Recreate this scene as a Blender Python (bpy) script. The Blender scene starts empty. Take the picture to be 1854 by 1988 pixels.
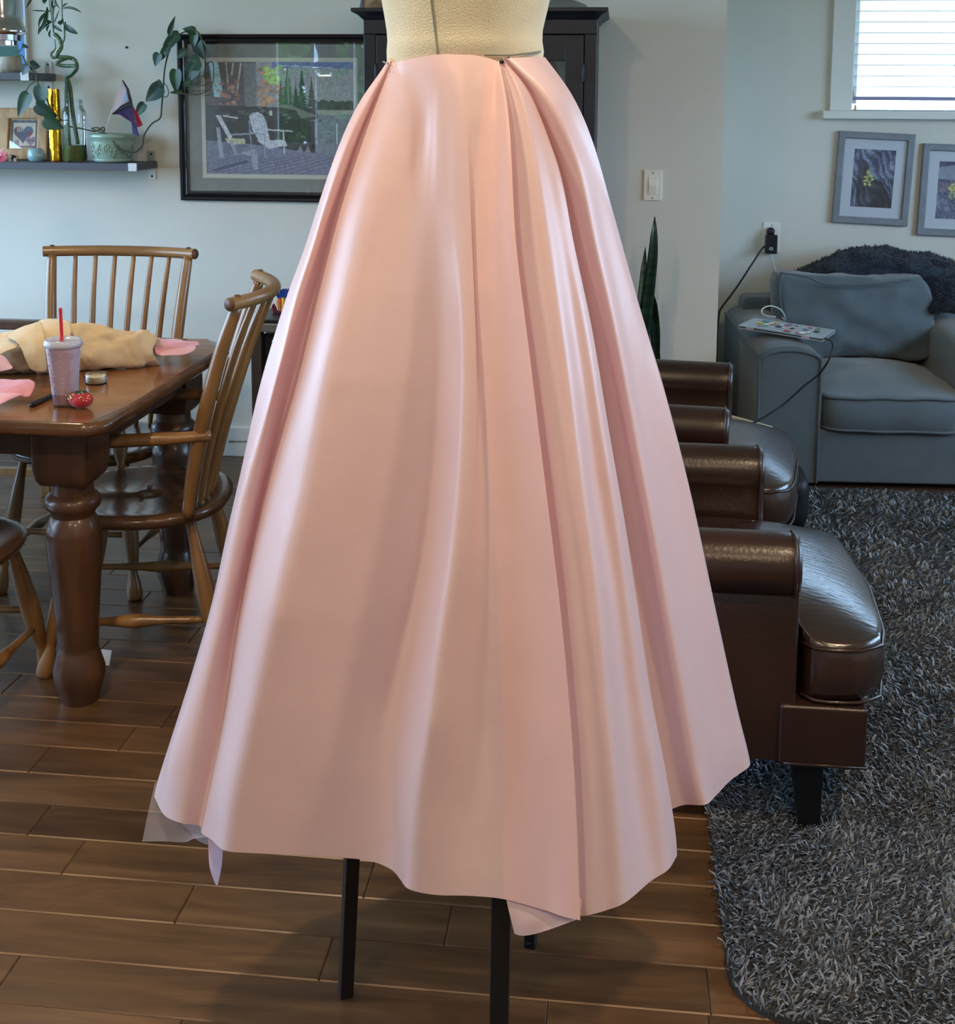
import bpy, bmesh, math, random
import numpy as np
from mathutils import Vector, Matrix, noise as mnoise

random.seed(7); RNG = np.random.RandomState(11)
SC = bpy.context.scene
COL = SC.collection
PI = math.pi

# ------------------------------------------------------------------ camera
W_, H_ = 1854.0, 1988.0
F_ = 2400.0; PPX, PPY = 927.0, 507.0
PITCH = math.atan(312.0/2400.0); YAW = math.radians(6.44); ROLL = 0.006
CAMH = 1.40
cam_d = bpy.data.cameras.new('camera'); cam = bpy.data.objects.new('camera', cam_d); COL.objects.link(cam)
cam_d.sensor_fit = 'HORIZONTAL'; cam_d.sensor_width = 36.0
cam_d.lens = F_/W_*36.0
cam_d.shift_x = (W_/2-PPX)/W_; cam_d.shift_y = -(H_/2-PPY)/W_
cam_d.clip_start = 0.05
CAMROT = Matrix.Rotation(YAW, 3, 'Z') @ Matrix.Rotation(PI/2-PITCH, 3, 'X') @ Matrix.Rotation(ROLL, 3, 'Z')
cam.matrix_world = Matrix.Translation((0, 0, CAMH)) @ CAMROT.to_4x4()
SC.camera = cam

# ------------------------------------------------------------------ sky, exposure
SC.view_settings.view_transform = 'Standard'; SC.view_settings.look = 'None'
SC.view_settings.gamma = 1.0; SC.view_settings.use_curve_mapping = False
SC.view_settings.exposure = 0.0
wd = bpy.data.worlds.new('sky'); SC.world = wd; wd.use_nodes = True
bg = wd.node_tree.nodes['Background']
bg.inputs['Color'].default_value = (0.44, 0.69, 1.0, 1); bg.inputs['Strength'].default_value = 13.0
SC.cycles.max_bounces = 7; SC.cycles.diffuse_bounces = 5; SC.cycles.glossy_bounces = 3
SC.cycles.transmission_bounces = 5; SC.cycles.transparent_max_bounces = 10
SC.cycles.caustics_reflective = False; SC.cycles.caustics_refractive = False
SC.cycles.sample_clamp_indirect = 6.0

def area(name, loc, rot, sx, sy, power, color, portal=False, spread=None):
    l = bpy.data.lights.new(name, 'AREA'); l.shape = 'RECTANGLE'; l.size = sx; l.size_y = sy
    l.energy = power; l.color = color
    if portal: l.cycles.is_portal = True
    if spread: l.spread = spread
    o = bpy.data.objects.new(name, l); COL.objects.link(o); o.location = loc; o.rotation_euler = rot
    return o

# room extents
WALLY = 4.62      # dining back wall
LIVY = 5.55       # living room back wall
CORX = 0.381      # end of the dining wall
XL, XR, YB, ZC = -4.0, 3.4, -3.2, 2.62
# windows: living back wall, left wall, right wall, wall behind the camera
WIN1 = (1.0, 2.45, 1.365, 2.25)        # x0,x1,z0,z1 on LIVY
WIN2 = (0.9, 4.4, 0.60, 2.35)          # y0,y1,z0,z1 on XL
WIN3 = (1.7, 4.4, 0.95, 2.15)           # y0,y1 on XR
WIN4 = (-3.5, -2.3, 0.9, 2.1)            # x0,x1 on YB
area('portal_living', ((WIN1[0]+WIN1[1])/2, LIVY+.01, (WIN1[2]+WIN1[3])/2), (-PI/2, 0, 0), WIN1[1]-WIN1[0], WIN1[3]-WIN1[2], 1, (1,1,1), True)
area('portal_left', (XL-.01, (WIN2[0]+WIN2[1])/2, (WIN2[2]+WIN2[3])/2), (0, -PI/2, 0), WIN2[3]-WIN2[2], WIN2[1]-WIN2[0], 1, (1,1,1), True)
area('portal_right', (XR+.01, (WIN3[0]+WIN3[1])/2, (WIN3[2]+WIN3[3])/2), (0, PI/2, 0), WIN3[3]-WIN3[2], WIN3[1]-WIN3[0], 1, (1,1,1), True)
area('portal_rear', ((WIN4[0]+WIN4[1])/2, YB-.01, (WIN4[2]+WIN4[3])/2), (PI/2, 0, 0), WIN4[1]-WIN4[0], WIN4[3]-WIN4[2], 1, (1,1,1), True)
CEIL_LIGHTS = [(-0.9, -0.5), (0.7, -0.5), (-0.9, 1.2), (0.9, 1.2)]
CEIL_W = 26.0
WARM = (1.0, 0.75, 0.49)

# ------------------------------------------------------------------ pixel -> world
def ray(px, py):
    d = Vector(((px-PPX)/F_, -(py-PPY)/F_, -1.0))
    return CAMROT @ d
def PY(px, py, Y):
    r = ray(px, py); s = Y/r.y
    return Vector((r.x*s, Y, CAMH+r.z*s))
def PZ(px, py, z):
    r = ray(px, py); s = (z-CAMH)/r.z
    return Vector((r.x*s, r.y*s, z))

# ------------------------------------------------------------------ materials
def srgb(c):
    return tuple(((v/255.0)/12.92 if v/255.0 <= .04045 else (((v/255.0)+.055)/1.055)**2.4) for v in c)
MATS = {}
def mat(name, color, rough=.5, metal=0.0, var=0.0, vscale=8.0, bump=0.0, bscale=60.0, stretch=(1,1,1), color2=None,
        coat=0.0, coat_rough=.1, spec=.5, sheen=0.0, trans=0.0, transl=0.0, attr=None, emit=None, estr=0, ior=1.45, detail=4, ramp=(.35,.65), alpha=1.0, aniso=0.0):
    if name in MATS: return MATS[name]
    m = bpy.data.materials.new(name); m.use_nodes = True
    nt = m.node_tree; N = nt.nodes; L = nt.links
    b = N['Principled BSDF']; out = N['Material Output']
    c = srgb(color)+(1,)
    b.inputs['Base Color'].default_value = c
    b.inputs['Roughness'].default_value = rough; b.inputs['Metallic'].default_value = metal
    b.inputs['IOR'].default_value = ior
    b.inputs['Coat Weight'].default_value = coat; b.inputs['Coat Roughness'].default_value = coat_rough
    b.inputs['Specular IOR Level'].default_value = spec
    b.inputs['Sheen Weight'].default_value = sheen; b.inputs['Sheen Roughness'].default_value = .4
    b.inputs['Transmission Weight'].default_value = trans; b.inputs['Alpha'].default_value = alpha
    b.inputs['Anisotropic'].default_value = aniso
    if emit: b.inputs['Emission Color'].default_value = tuple(emit)+(1,); b.inputs['Emission Strength'].default_value = estr
    if var > 0 or color2 or bump > 0:
        tc = N.new('ShaderNodeTexCoord'); mp = N.new('ShaderNodeMapping'); mp.inputs['Scale'].default_value = stretch
        oi = N.new('ShaderNodeObjectInfo'); ad = N.new('ShaderNodeVectorMath'); ad.operation = 'ADD'
        ml = N.new('ShaderNodeMath'); ml.operation = 'MULTIPLY'; ml.inputs[1].default_value = 37.0
        L.new(oi.outputs['Random'], ml.inputs[0]); L.new(tc.outputs['Object'], ad.inputs[0]); L.new(ml.outputs[0], ad.inputs[1])
        L.new(ad.outputs[0], mp.inputs['Vector'])
    if var > 0 or color2:
        nz = N.new('ShaderNodeTexNoise'); nz.inputs['Scale'].default_value = vscale; nz.inputs['Detail'].default_value = detail
        L.new(mp.outputs[0], nz.inputs['Vector'])
        cr = N.new('ShaderNodeValToRGB'); L.new(nz.outputs['Fac'], cr.inputs[0])
        cr.color_ramp.elements[0].position = ramp[0]; cr.color_ramp.elements[1].position = ramp[1]
        c2 = (srgb(color2)+(1,)) if color2 else tuple(v*(1-var) for v in c[:3])+(1,)
        c1 = c if color2 else tuple(min(1, v*(1+var)) for v in c[:3])+(1,)
        cr.color_ramp.elements[0].color = c2; cr.color_ramp.elements[1].color = c1
        L.new(cr.outputs[0], b.inputs['Base Color'])
    if attr:
        at = N.new('ShaderNodeAttribute'); at.attribute_name = attr
        L.new(at.outputs['Color'], b.inputs['Base Color'])
    if bump > 0:
        n2 = N.new('ShaderNodeTexNoise'); n2.inputs['Scale'].default_value = bscale; n2.inputs['Detail'].default_value = 3
        L.new(mp.outputs[0], n2.inputs['Vector'])
        bp = N.new('ShaderNodeBump'); bp.inputs['Strength'].default_value = bump; bp.inputs['Distance'].default_value = .01
        L.new(n2.outputs['Fac'], bp.inputs['Height']); L.new(bp.outputs[0], b.inputs['Normal'])
        if coat: L.new(bp.outputs[0], b.inputs['Coat Normal'])
    if transl > 0:
        t = N.new('ShaderNodeBsdfTranslucent'); mx = N.new('ShaderNodeMixShader'); mx.inputs[0].default_value = transl
        t.inputs['Color'].default_value = c
        L.new(b.outputs[0], mx.inputs[1]); L.new(t.outputs[0], mx.inputs[2]); L.new(mx.outputs[0], out.inputs['Surface'])
    MATS[name] = m
    return m
def glassmat(name, tint=(1,1,1), refl=1.0, rough=.02, base=0.04):
    """thin pane: clear with fresnel reflection"""
    if name in MATS: return MATS[name]
    m = bpy.data.materials.new(name); m.use_nodes = True; nt = m.node_tree; N = nt.nodes; L = nt.links
    N.remove(N['Principled BSDF']); out = N['Material Output']
    tr = N.new('ShaderNodeBsdfTransparent'); tr.inputs[0].default_value = tuple(tint)+(1,)
    gl = N.new('ShaderNodeBsdfGlossy'); gl.inputs['Roughness'].default_value = rough
    fr = N.new('ShaderNodeFresnel'); fr.inputs[0].default_value = 1.5
    ml = N.new('ShaderNodeMath'); ml.operation = 'MULTIPLY_ADD'; ml.inputs[1].default_value = refl; ml.inputs[2].default_value = base; ml.use_clamp = True
    mx = N.new('ShaderNodeMixShader')
    L.new(fr.outputs[0], ml.inputs[0]); L.new(ml.outputs[0], mx.inputs[0]); L.new(tr.outputs[0], mx.inputs[1]); L.new(gl.outputs[0], mx.inputs[2])
    L.new(mx.outputs[0], out.inputs['Surface'])
    MATS[name] = m; return m

# ------------------------------------------------------------------ object helpers
def tag(o, label=None, cat=None, group=None, kind=None):
    if label: o['label'] = label
    if cat: o['category'] = cat
    if group: o['group'] = group
    if kind: o['kind'] = kind
    return o
def thing(name, loc, label, cat, group=None, rz=0.0):
    o = bpy.data.objects.new(name, None); COL.objects.link(o); o.location = loc; o.rotation_euler = (0, 0, rz)
    o.empty_display_size = .05
    return tag(o, label, cat, group)
def root_inv(p):
    M = Matrix.Identity(4)
    if p.type != 'EMPTY': return M
    chain = []
    q = p
    while q is not None: chain.append(q); q = q.parent
    top = chain[-1]
    return (Matrix.Translation(top.location) @ Matrix.Rotation(top.rotation_euler[2], 4, 'Z')).inverted() if top.type == 'EMPTY' else M
class MB:
    def __init__(s): s.v = []; s.f = []; s.smooth = True
    def add(s, vs, fs):
        n = len(s.v); s.v += [tuple(v) for v in vs]; s.f += [tuple(i+n for i in f) for f in fs]; return s
    def box(s, a, b, M=None):
        x0,y0,z0 = a; x1,y1,z1 = b
        vs = [Vector(p) for p in ((x0,y0,z0),(x1,y0,z0),(x1,y1,z0),(x0,y1,z0),(x0,y0,z1),(x1,y0,z1),(x1,y1,z1),(x0,y1,z1))]
        if M: vs = [M @ v for v in vs]
        return s.add(vs, [(3,2,1,0),(4,5,6,7),(0,1,5,4),(1,2,6,5),(2,3,7,6),(3,0,4,7)])
    def loft(s, rings, cap0=True, cap1=True, closed=True):
        n = len(rings[0]); vs = [p for r in rings for p in r]; fs = []
        m = n if closed else n-1
        for i in range(len(rings)-1):
            for j in range(m):
                k = (j+1) % n
                fs.append((i*n+j, i*n+k, (i+1)*n+k, (i+1)*n+j))
        if cap0: fs.append(tuple(range(n-1, -1, -1)))
        if cap1: fs.append(tuple((len(rings)-1)*n+j for j in range(n)))
        return s.add(vs, fs)
    def lathe(s, prof, c=(0,0,0), n=24, sx=1, sy=1, axis=None, up=None):
        """prof: list of (r,z)"""
        c = Vector(c); rings = []
        M = Matrix.Identity(3)
        if axis is not None: M = Vector((0,0,1)).rotation_difference(Vector(axis).normalized()).to_matrix()
        for r, z in prof:
            rings.append([c + M @ Vector((max(r,1e-4)*sx*math.cos(2*PI*j/n), max(r,1e-4)*sy*math.sin(2*PI*j/n), z)) for j in range(n)])
        return s.loft(rings)
    def rod(s, a, b, prof, n=12):
        """turned rod from a to b; prof list of (t, r)"""
        a = Vector(a); b = Vector(b); L = (b-a).length
        return s.lathe([(r, t*L) for t, r in prof], a, n, axis=(b-a))
    def tube(s, pts, r, n=8, cap=True, flat=1.0):
        pts = [Vector(p) for p in pts]; rings = []
        if not hasattr(r, '__len__'): r = [r]*len(pts)
        ref = None
        for i, p in enumerate(pts):
            t = (pts[min(i+1, len(pts)-1)]-pts[max(i-1, 0)]).normalized()
            if ref is None: ref = t.orthogonal().normalized()
            ref = (ref - t*ref.dot(t)).normalized() if (ref - t*ref.dot(t)).length > 1e-6 else t.orthogonal().normalized()
            bn = t.cross(ref)
            rings.append([p + ref*r[i]*math.cos(2*PI*j/n) + bn*r[i]*flat*math.sin(2*PI*j/n) for j in range(n)])
        return s.loft(rings, cap, cap)
    def ball(s, c, r, n=16, m=10, sx=1, sy=1, sz=1):
        return s.lathe([(r*math.sin(PI*i/m), -r*sz*math.cos(PI*i/m)) for i in range(m+1)], c, n, sx, sy)
    def build(s, name, m, parent=None, smooth=None, bevel=0, seg=2, sub=0, auto=None):
        me = bpy.data.meshes.new(name); me.from_pydata(s.v, [], s.f); me.update()
        bm = bmesh.new(); bm.from_mesh(me); bmesh.ops.recalc_face_normals(bm, faces=bm.faces); bm.to_mesh(me); bm.free()
        o = bpy.data.objects.new(name, me); COL.objects.link(o)
        if m: me.materials.append(m)
        sm = s.smooth if smooth is None else smooth
        me.polygons.foreach_set('use_smooth', [sm]*len(me.polygons))
        if sm and (auto is not None):
            me.set_sharp_from_angle(angle=math.radians(auto))
        if bevel > 0:
            md = o.modifiers.new('b', 'BEVEL'); md.width = bevel; md.segments = seg; md.limit_method = 'ANGLE'; md.angle_limit = math.radians(40)
            me.polygons.foreach_set('use_smooth', [True]*len(me.polygons))
            md.harden_normals = True
        if sub:
            md = o.modifiers.new('s', 'SUBSURF'); md.levels = sub; md.render_levels = sub
        if parent is not None: attach(o, parent)
        return o
def attach(o, parent):
    o.parent = parent
    if not LOCAL[0]: o.matrix_parent_inverse = root_inv(parent)
LOCAL = [False]
def struct(mb, name, m, **k):
    o = mb.build(name, m, smooth=k.pop('smooth', False), **k); o['kind'] = 'structure'; return o
def copy_tree(o, parent=None):
    c = o.copy(); COL.objects.link(c)
    if parent is not None: c.parent = parent; c.matrix_parent_inverse = o.matrix_parent_inverse.copy()
    for ch in list(o.children): copy_tree(ch, c)
    return c
def catmull(pts, n):
    P = [Vector(p) for p in pts]; out = []
    if len(P) < 3: n0 = n; return [P[0].lerp(P[-1], i/n) for i in range(n+1)]
    for i in range(len(P)-1):
        p0 = P[i-1] if i > 0 else P[i]*2-P[i+1]; p1 = P[i]; p2 = P[i+1]; p3 = P[i+2] if i+2 < len(P) else P[i+1]*2-P[i]
        for j in range(n):
            t = j/n
            out.append(.5*((2*p1)+(-p0+p2)*t+(2*p0-5*p1+4*p2-p3)*t*t+(-p0+3*p1-3*p2+p3)*t**3))
    out.append(P[-1]); return out
def fbm(shape, octs, rs):
    h, w = shape; out = np.zeros((h, w)); tot = 0
    for (cy, cx, a) in octs:
        g = rs.rand(cy+2, cx+2)
        yy = np.linspace(0, cy, h); xx = np.linspace(0, cx, w)
        y0 = yy.astype(int); x0 = xx.astype(int); fy = (yy-y0)[:, None]; fx = (xx-x0)[None]
        fy = fy*fy*(3-2*fy); fx = fx*fx*(3-2*fx)
        g00 = g[y0][:, x0]; g01 = g[y0][:, x0+1]; g10 = g[y0+1][:, x0]; g11 = g[y0+1][:, x0+1]
        out += a*((g00*(1-fx)+g01*fx)*(1-fy)+(g10*(1-fx)+g11*fx)*fy); tot += a
    return out/tot
def poly(img, pts, col, a=1.0):
    """fill a polygon on a print"""
    h, w, _ = img.shape; pts = np.array(pts, float)
    x0 = max(0, int(pts[:,0].min())); x1 = min(w, int(pts[:,0].max())+2); y0 = max(0, int(pts[:,1].min())); y1 = min(h, int(pts[:,1].max())+2)
    if x1 <= x0 or y1 <= y0: return
    yy, xx = np.mgrid[y0:y1, x0:x1]; xx = xx+.5; yy = yy+.5; ins = np.zeros(xx.shape, bool); j = len(pts)-1
    for i in range(len(pts)):
        xi, yi = pts[i]; xj, yj = pts[j]
        if yi != yj:
            c = ((yi > yy) != (yj > yy)) & (xx < (xj-xi)*(yy-yi)/(yj-yi)+xi); ins ^= c
        j = i
    s = img[y0:y1, x0:x1]; s[ins] = s[ins]*(1-a)+np.array(col, float)*a
def line(img, p, q, w, col, a=1.0):
    p = np.array(p, float); q = np.array(q, float); d = q-p; n = np.array([-d[1], d[0]])/max(1e-6, np.hypot(*d))*w/2
    poly(img, [p+n, q+n, q-n, p-n], col, a)
def blob(img, c, rx, ry, col, a=1.0, seed=0, rag=.25, n=26):
    rs = np.random.RandomState(seed)
    poly(img, [(c[0]+rx*math.cos(2*PI*i/n)*(1-rag*rs.rand()), c[1]+ry*math.sin(2*PI*i/n)*(1-rag*rs.rand())) for i in range(n)], col, a)
def painted(name, img, o, u, v, m, parent):
    """flat print: o top-left corner, u along width, v down"""
    h, w, _ = img.shape; o = np.array(o); u = np.array(u); v = np.array(v)
    gy, gx = np.mgrid[0:h, 0:w]
    fx = gx/(w-1); fy = gy/(h-1)
    co = o[None,None]+fx[...,None]*u+fy[...,None]*v
    me = bpy.data.meshes.new(name); nf = (h-1)*(w-1)
    me.vertices.add(h*w); me.vertices.foreach_set('co', co.reshape(-1).astype(np.float32))
    idx = (gy[:-1,:-1]*w+gx[:-1,:-1]).reshape(-1)
    q = np.stack([idx, idx+w, idx+w+1, idx+1], 1).reshape(-1)
    me.loops.add(nf*4); me.loops.foreach_set('vertex_index', q.astype(np.int32))
    me.polygons.add(nf); me.polygons.foreach_set('loop_start', np.arange(0, nf*4, 4, dtype=np.int32))
    me.update(calc_edges=True)
    c = np.clip(img/255.0, 0, 1); lin = np.where(c <= .04045, c/12.92, ((c+.055)/1.055)**2.4)
    at = me.color_attributes.new('ink', 'FLOAT_COLOR', 'POINT')
    at.data.foreach_set('color', np.concatenate([lin, np.ones((h,w,1))], 2).reshape(-1).astype(np.float32))
    me.materials.append(m); ob = bpy.data.objects.new(name, me); COL.objects.link(ob)
    if parent is not None: attach(ob, parent)
    return ob

# ================================================================== ROOM
M_wall = mat('wall_paint', (214, 212, 203), .85, var=.02, vscale=3, bump=.06, bscale=220)
M_trim = mat('trim_paint', (228, 228, 224), .45)
M_ceil = mat('ceiling_paint', (235, 232, 225), .9)
def wall_box(name, a, b, hole=None, axis='x'):
    """box wall with an optional window opening; axis = the wall's long axis"""
    m = MB()
    if hole is None: m.box(a, b)
    else:
        h0, h1, z0, z1 = hole; i = 0 if axis == 'x' else 1
        def bb(lo, hi, zl, zh):
            p = list(a); q = list(b); p[i] = lo; q[i] = hi; p[2] = zl; q[2] = zh; m.box(p, q)
        bb(a[i], h0, a[2], b[2]); bb(h1, b[i], a[2], b[2]); bb(h0, h1, a[2], z0); bb(h0, h1, z1, b[2])
    return struct(m, name, M_wall)
wall_box('wall_back', (XL, WALLY, 0), (CORX, LIVY+.13, ZC))
wall_box('wall_far', (CORX, LIVY, 0), (XR, LIVY+.13, ZC), WIN1)
wall_box('wall_left', (XL-.13, YB, 0), (XL, LIVY+.13, ZC), WIN2, 'y')
wall_box('wall_right', (XR, YB, 0), (XR+.13, LIVY+.13, ZC), WIN3, 'y')
wall_box('wall_front', (XL-.13, YB-.13, 0), (XR+.13, YB, ZC), WIN4)
struct(MB().box((XL-.13, YB-.13, ZC), (XR+.13, LIVY+.13, ZC+.1)), 'ceiling', M_ceil)
struct(MB().box((-30, -30, -.6), (30, 30, -.5)), 'ground', mat('lawn', (96, 112, 70), .9, var=.3, vscale=.8))

# floor: slab + single planks
def plank_mat():
    m = bpy.data.materials.new('floor_wood'); m.use_nodes = True; nt = m.node_tree; N = nt.nodes; L = nt.links; b = N['Principled BSDF']
    tc = N.new('ShaderNodeTexCoord'); oi = N.new('ShaderNodeObjectInfo'); ml = N.new('ShaderNodeMath'); ml.operation = 'MULTIPLY'; ml.inputs[1].default_value = 53.0
    ad = N.new('ShaderNodeVectorMath'); ad.operation = 'ADD'; L.new(oi.outputs['Random'], ml.inputs[0]); L.new(tc.outputs['Object'], ad.inputs[0]); L.new(ml.outputs[0], ad.inputs[1])
    mp = N.new('ShaderNodeMapping'); mp.inputs['Scale'].default_value = (1.6, 12, 4); L.new(ad.outputs[0], mp.inputs[0])
    n1 = N.new('ShaderNodeTexNoise'); n1.inputs['Scale'].default_value = 1.6; n1.inputs['Detail'].default_value = 6; n1.inputs['Roughness'].default_value = .6; n1.inputs['Distortion'].default_value = .6
    L.new(mp.outputs[0], n1.inputs['Vector'])
    cr = N.new('ShaderNodeValToRGB'); L.new(n1.outputs['Fac'], cr.inputs[0])
    e = cr.color_ramp.elements; e[0].position = .28; e[0].color = srgb((66, 45, 30))+(1,); e[1].position = .72; e[1].color = srgb((116, 84, 55))+(1,)
    k = e.new(.5); k.color = srgb((94, 66, 42))+(1,)
    mp2 = N.new('ShaderNodeMapping'); mp2.inputs['Scale'].default_value = (6, 130, 10); L.new(ad.outputs[0], mp2.inputs[0])
    n2 = N.new('ShaderNodeTexNoise'); n2.inputs['Scale'].default_value = 1.5; n2.inputs['Detail'].default_value = 3; L.new(mp2.outputs[0], n2.inputs['Vector'])
    mr = N.new('ShaderNodeMapRange'); mr.inputs[3].default_value = .86; mr.inputs[4].default_value = 1.12; L.new(n2.outputs['Fac'], mr.inputs[0])
    mr2 = N.new('ShaderNodeMapRange'); mr2.inputs[3].default_value = .78; mr2.inputs[4].default_value = 1.2; L.new(oi.outputs['Random'], mr2.inputs[0])
    mm = N.new('ShaderNodeMath'); mm.operation = 'MULTIPLY'; L.new(mr.outputs[0], mm.inputs[0]); L.new(mr2.outputs[0], mm.inputs[1])
    vm = N.new('ShaderNodeVectorMath'); vm.operation = 'SCALE'; L.new(cr.outputs[0], vm.inputs[0]); L.new(mm.outputs[0], vm.inputs['Scale'])
    L.new(vm.outputs[0], b.inputs['Base Color']); b.inputs['Roughness'].default_value = .34
    n3 = N.new('ShaderNodeTexNoise'); n3.inputs['Scale'].default_value = 7; n3.inputs['Detail'].default_value = 2; L.new(ad.outputs[0], n3.inputs['Vector'])
    bp = N.new('ShaderNodeBump'); bp.inputs['Strength'].default_value = .25; bp.inputs['Distance'].default_value = .004; L.new(n3.outputs['Fac'], bp.inputs['Height']); L.new(bp.outputs[0], b.inputs['Normal'])
    return m
M_floor = plank_mat()
M_edge_glint = mat('bevel_highlight', (150, 118, 84), .35, color2=(96, 68, 44), vscale=2.5, ramp=(.4, .6))  # light caught by the long plank edges, put into the chamfer colour
floor = struct(MB().box((XL-.13, YB-.13, -.12), (XR+.13, LIVY+.13, -.009)), 'floor', mat('floor_base', (70, 44, 28), .6, var=.3, vscale=3, stretch=(1, 9, 1)))
def plank(x0, x1, y0, y1):
    g = .0004; c = .0024; z = 0.0
    x0 += g; x1 -= g; y0 += g; y1 -= g; cx, cy = (x0+x1)/2, (y0+y1)/2
    a, b = (x1-x0)/2, (y1-y0)/2
    rings = [[(sx*aa, sy*bb, zz) for sx, sy in ((-1,-1),(1,-1),(1,1),(-1,1))] for aa, bb, zz in ((a, b, -.009), (a, b, z-c*.7), (a-c, b-c, z))]
    key = (round(a, 3), round(b, 3))
    if key not in PLK:
        m = MB().loft(rings, False, True); o = m.build('plank', M_floor, None, smooth=False); PLK[key] = o.data
        o.data.materials.append(M_edge_glint)
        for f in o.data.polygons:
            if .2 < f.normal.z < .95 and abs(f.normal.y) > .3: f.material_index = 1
    else:
        o = bpy.data.objects.new('plank', PLK[key]); COL.objects.link(o)
    o.location = (cx, cy, 0); o.parent = floor
    return o
PLK = {}
PW = .1062; Y0 = 1.670
JOINTS = {0: [-.68, -.082-.0], 1: [-.965, -.45, .165], 2: [-.62, -.31], 3: [-1.02, -.262], 4: [-.98, -.421, .3], 5: [-1.13, -.6], 8: [-1.049]}
# joints seen in the photograph, row index -> x of the butt joints
JOINTS = {-1: [-.636, .165], 0: [-.950, -.082, .165], 1: [-.450], 2: [-.728, -.262], 3: [-.980, -.421], 4: [-1.098, -.30], 5: [-.80], 6: [-1.2, -.5], 7: [-1.049, -.2]}
XL2, XR2 = -2.55, 1.55
for row in range(-6, 28):
    y = Y0 - PW*1 + PW*row if False else Y0 + PW*row
    if y > WALLY: break
    js = JOINTS.get(row)
    if js is None or row == -6:
        js = []; x = XL2 + RNG.uniform(.2, .9)
        while x < XR2: js.append(x); x += RNG.choice([.62, .78, .93, 1.08, 1.23])
    else:
        js = sorted(js); x = js[0]-RNG.choice([.78, .93, 1.08])
        while x > XL2: js.insert(0, x); x -= RNG.choice([.78, .93, 1.08])
        x = js[-1]+RNG.choice([.62, .93])
        while x < XR2: js.append(x); x += RNG.choice([.78, .93, 1.08])
    xs = [XL2]+[j for j in js if XL2+.05 < j < XR2-.05]+[XR2]
    if row > 12: xs = [v for v in xs if v < .5]+[.5]
    ylast = min(y+PW, WALLY)
    for i in range(len(xs)-1): plank(xs[i], xs[i+1], y, ylast)

# baseboards
bb = struct(MB().box((XL, WALLY-.016, 0), (CORX+.0, WALLY, .118)), 'baseboard_back', M_trim, bevel=.003)
struct(MB().box((CORX, LIVY-.016, 0), (XR, LIVY, .118)), 'baseboard_far', M_trim, bevel=.003)
# pencil scribble on the baseboard
pts = []
for i in range(34):
    t = i/33; px = 443+t*36; py = 857+2.6*math.sin(i*1.9)*(1.0-.5*t)+(1.5 if i % 5 == 0 else 0)
    pts.append(PY(px, py, WALLY-.0165))
MB().tube(pts, .0009, 5).build('scribble', mat('pencil', (60, 62, 66), .8), bb)
# screw left in the wall
sc = MB().lathe([(0,0),(.005,0),(.005,.003),(.003,.006),(0,.006)], PY(246, 92, WALLY), 12, axis=(0,-1,0)).build('wall_screw', mat('screw', (70, 66, 62), .5, .6))
tag(sc, 'small dark screw left alone in the bare wall between bamboo and picture', 'screw')

# living room window with trims, sill, blind
x0, x1, z0, z1 = WIN1
w = struct(MB().box((x0-.094, LIVY-.022, z0), (x0, LIVY-.0, z1+.09)), 'window_1', M_trim, bevel=.003)
def wpart(name, a, b, m=M_trim, bev=.003, par=None):
    o = MB().box(a, b).build(name, m, par or w, bevel=bev); return o
wpart('casing', (x1, LIVY-.022, z0), (x1+.094, LIVY, z1+.09)); wpart('casing', (x0, LIVY-.022, z1), (x1, LIVY, z1+.09))
sl = wpart('window_sill', (x0-.125, LIVY-.05, z0-.034), (x1+.125, LIVY+.06, z0))
wpart('sash_frame', (x0, LIVY+.05, z0), (x1, LIVY+.09, z0+.006)); wpart('sash_frame', (x0, LIVY+.05, z1-.03), (x1, LIVY+.09, z1))
wpart('sash_frame', (x0, LIVY+.05, z0+.03), (x0+.03, LIVY+.09, z1-.03)); wpart('sash_frame', (x1-.03, LIVY+.05, z0+.03), (x1, LIVY+.09, z1-.03)); wpart('sash_frame', ((x0+x1)/2-.015, LIVY+.05, z0+.03), ((x0+x1)/2+.015, LIVY+.09, z1-.03))
wpart('pane', (x0+.03, LIVY+.068, z0+.006), (x1-.03, LIVY+.072, z1-.03), glassmat('window_glass', (1, 1, 1), .5, .01, 0), 0)
bl = thing('window_blind', (x0+.7, LIVY+.02, z0+.05), 'white slatted blind lowered over the bright window above the sofa', 'blind')
Msl = mat('blind_slat', (238, 238, 240), .5, transl=.35)
zb = PY(1700, 191, LIVY+.02).z
MB().box((x0+.012, LIVY, zb-.008), (x1-.012, LIVY+.045, zb+.008)).build('bottom_rail', mat('blind_rail', (150, 146, 178), .5), bl, bevel=.002)
slat0 = None; zz = zb+.05; 
while zz < z1-.05:
    if slat0 is None:
        slat0 = MB().loft([[(x, LIVY+.022-.024*math.cos(a), zz+.002*math.sin(a)+.0006) for a in (0, PI/3, 2*PI/3, PI)]+[(x, LIVY+.022+.024, zz-.0012), (x, LIVY+.022-.024, zz-.0012)] for x in (x0+.012, x1-.012)]).build('slat', Msl, bl, smooth=False); zs = zz
    else:
        c = slat0.copy(); COL.objects.link(c); c.parent = bl; c.matrix_parent_inverse = slat0.matrix_parent_inverse.copy(); c.location = (0, 0, zz-zs)
    zz += .046
wpart('head_rail', (x0+.005, LIVY, z1-.05), (x1-.005, LIVY+.05, z1), M_trim, .003, bl)
for px in (1652, 1850):
    a = PY(px, 190, LIVY-.003); MB().tube([a, (a.x, a.y, z1-.04)], .0012, 5).build('ladder_cord', mat('cord_white', (225, 225, 228), .8), bl)
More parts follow.
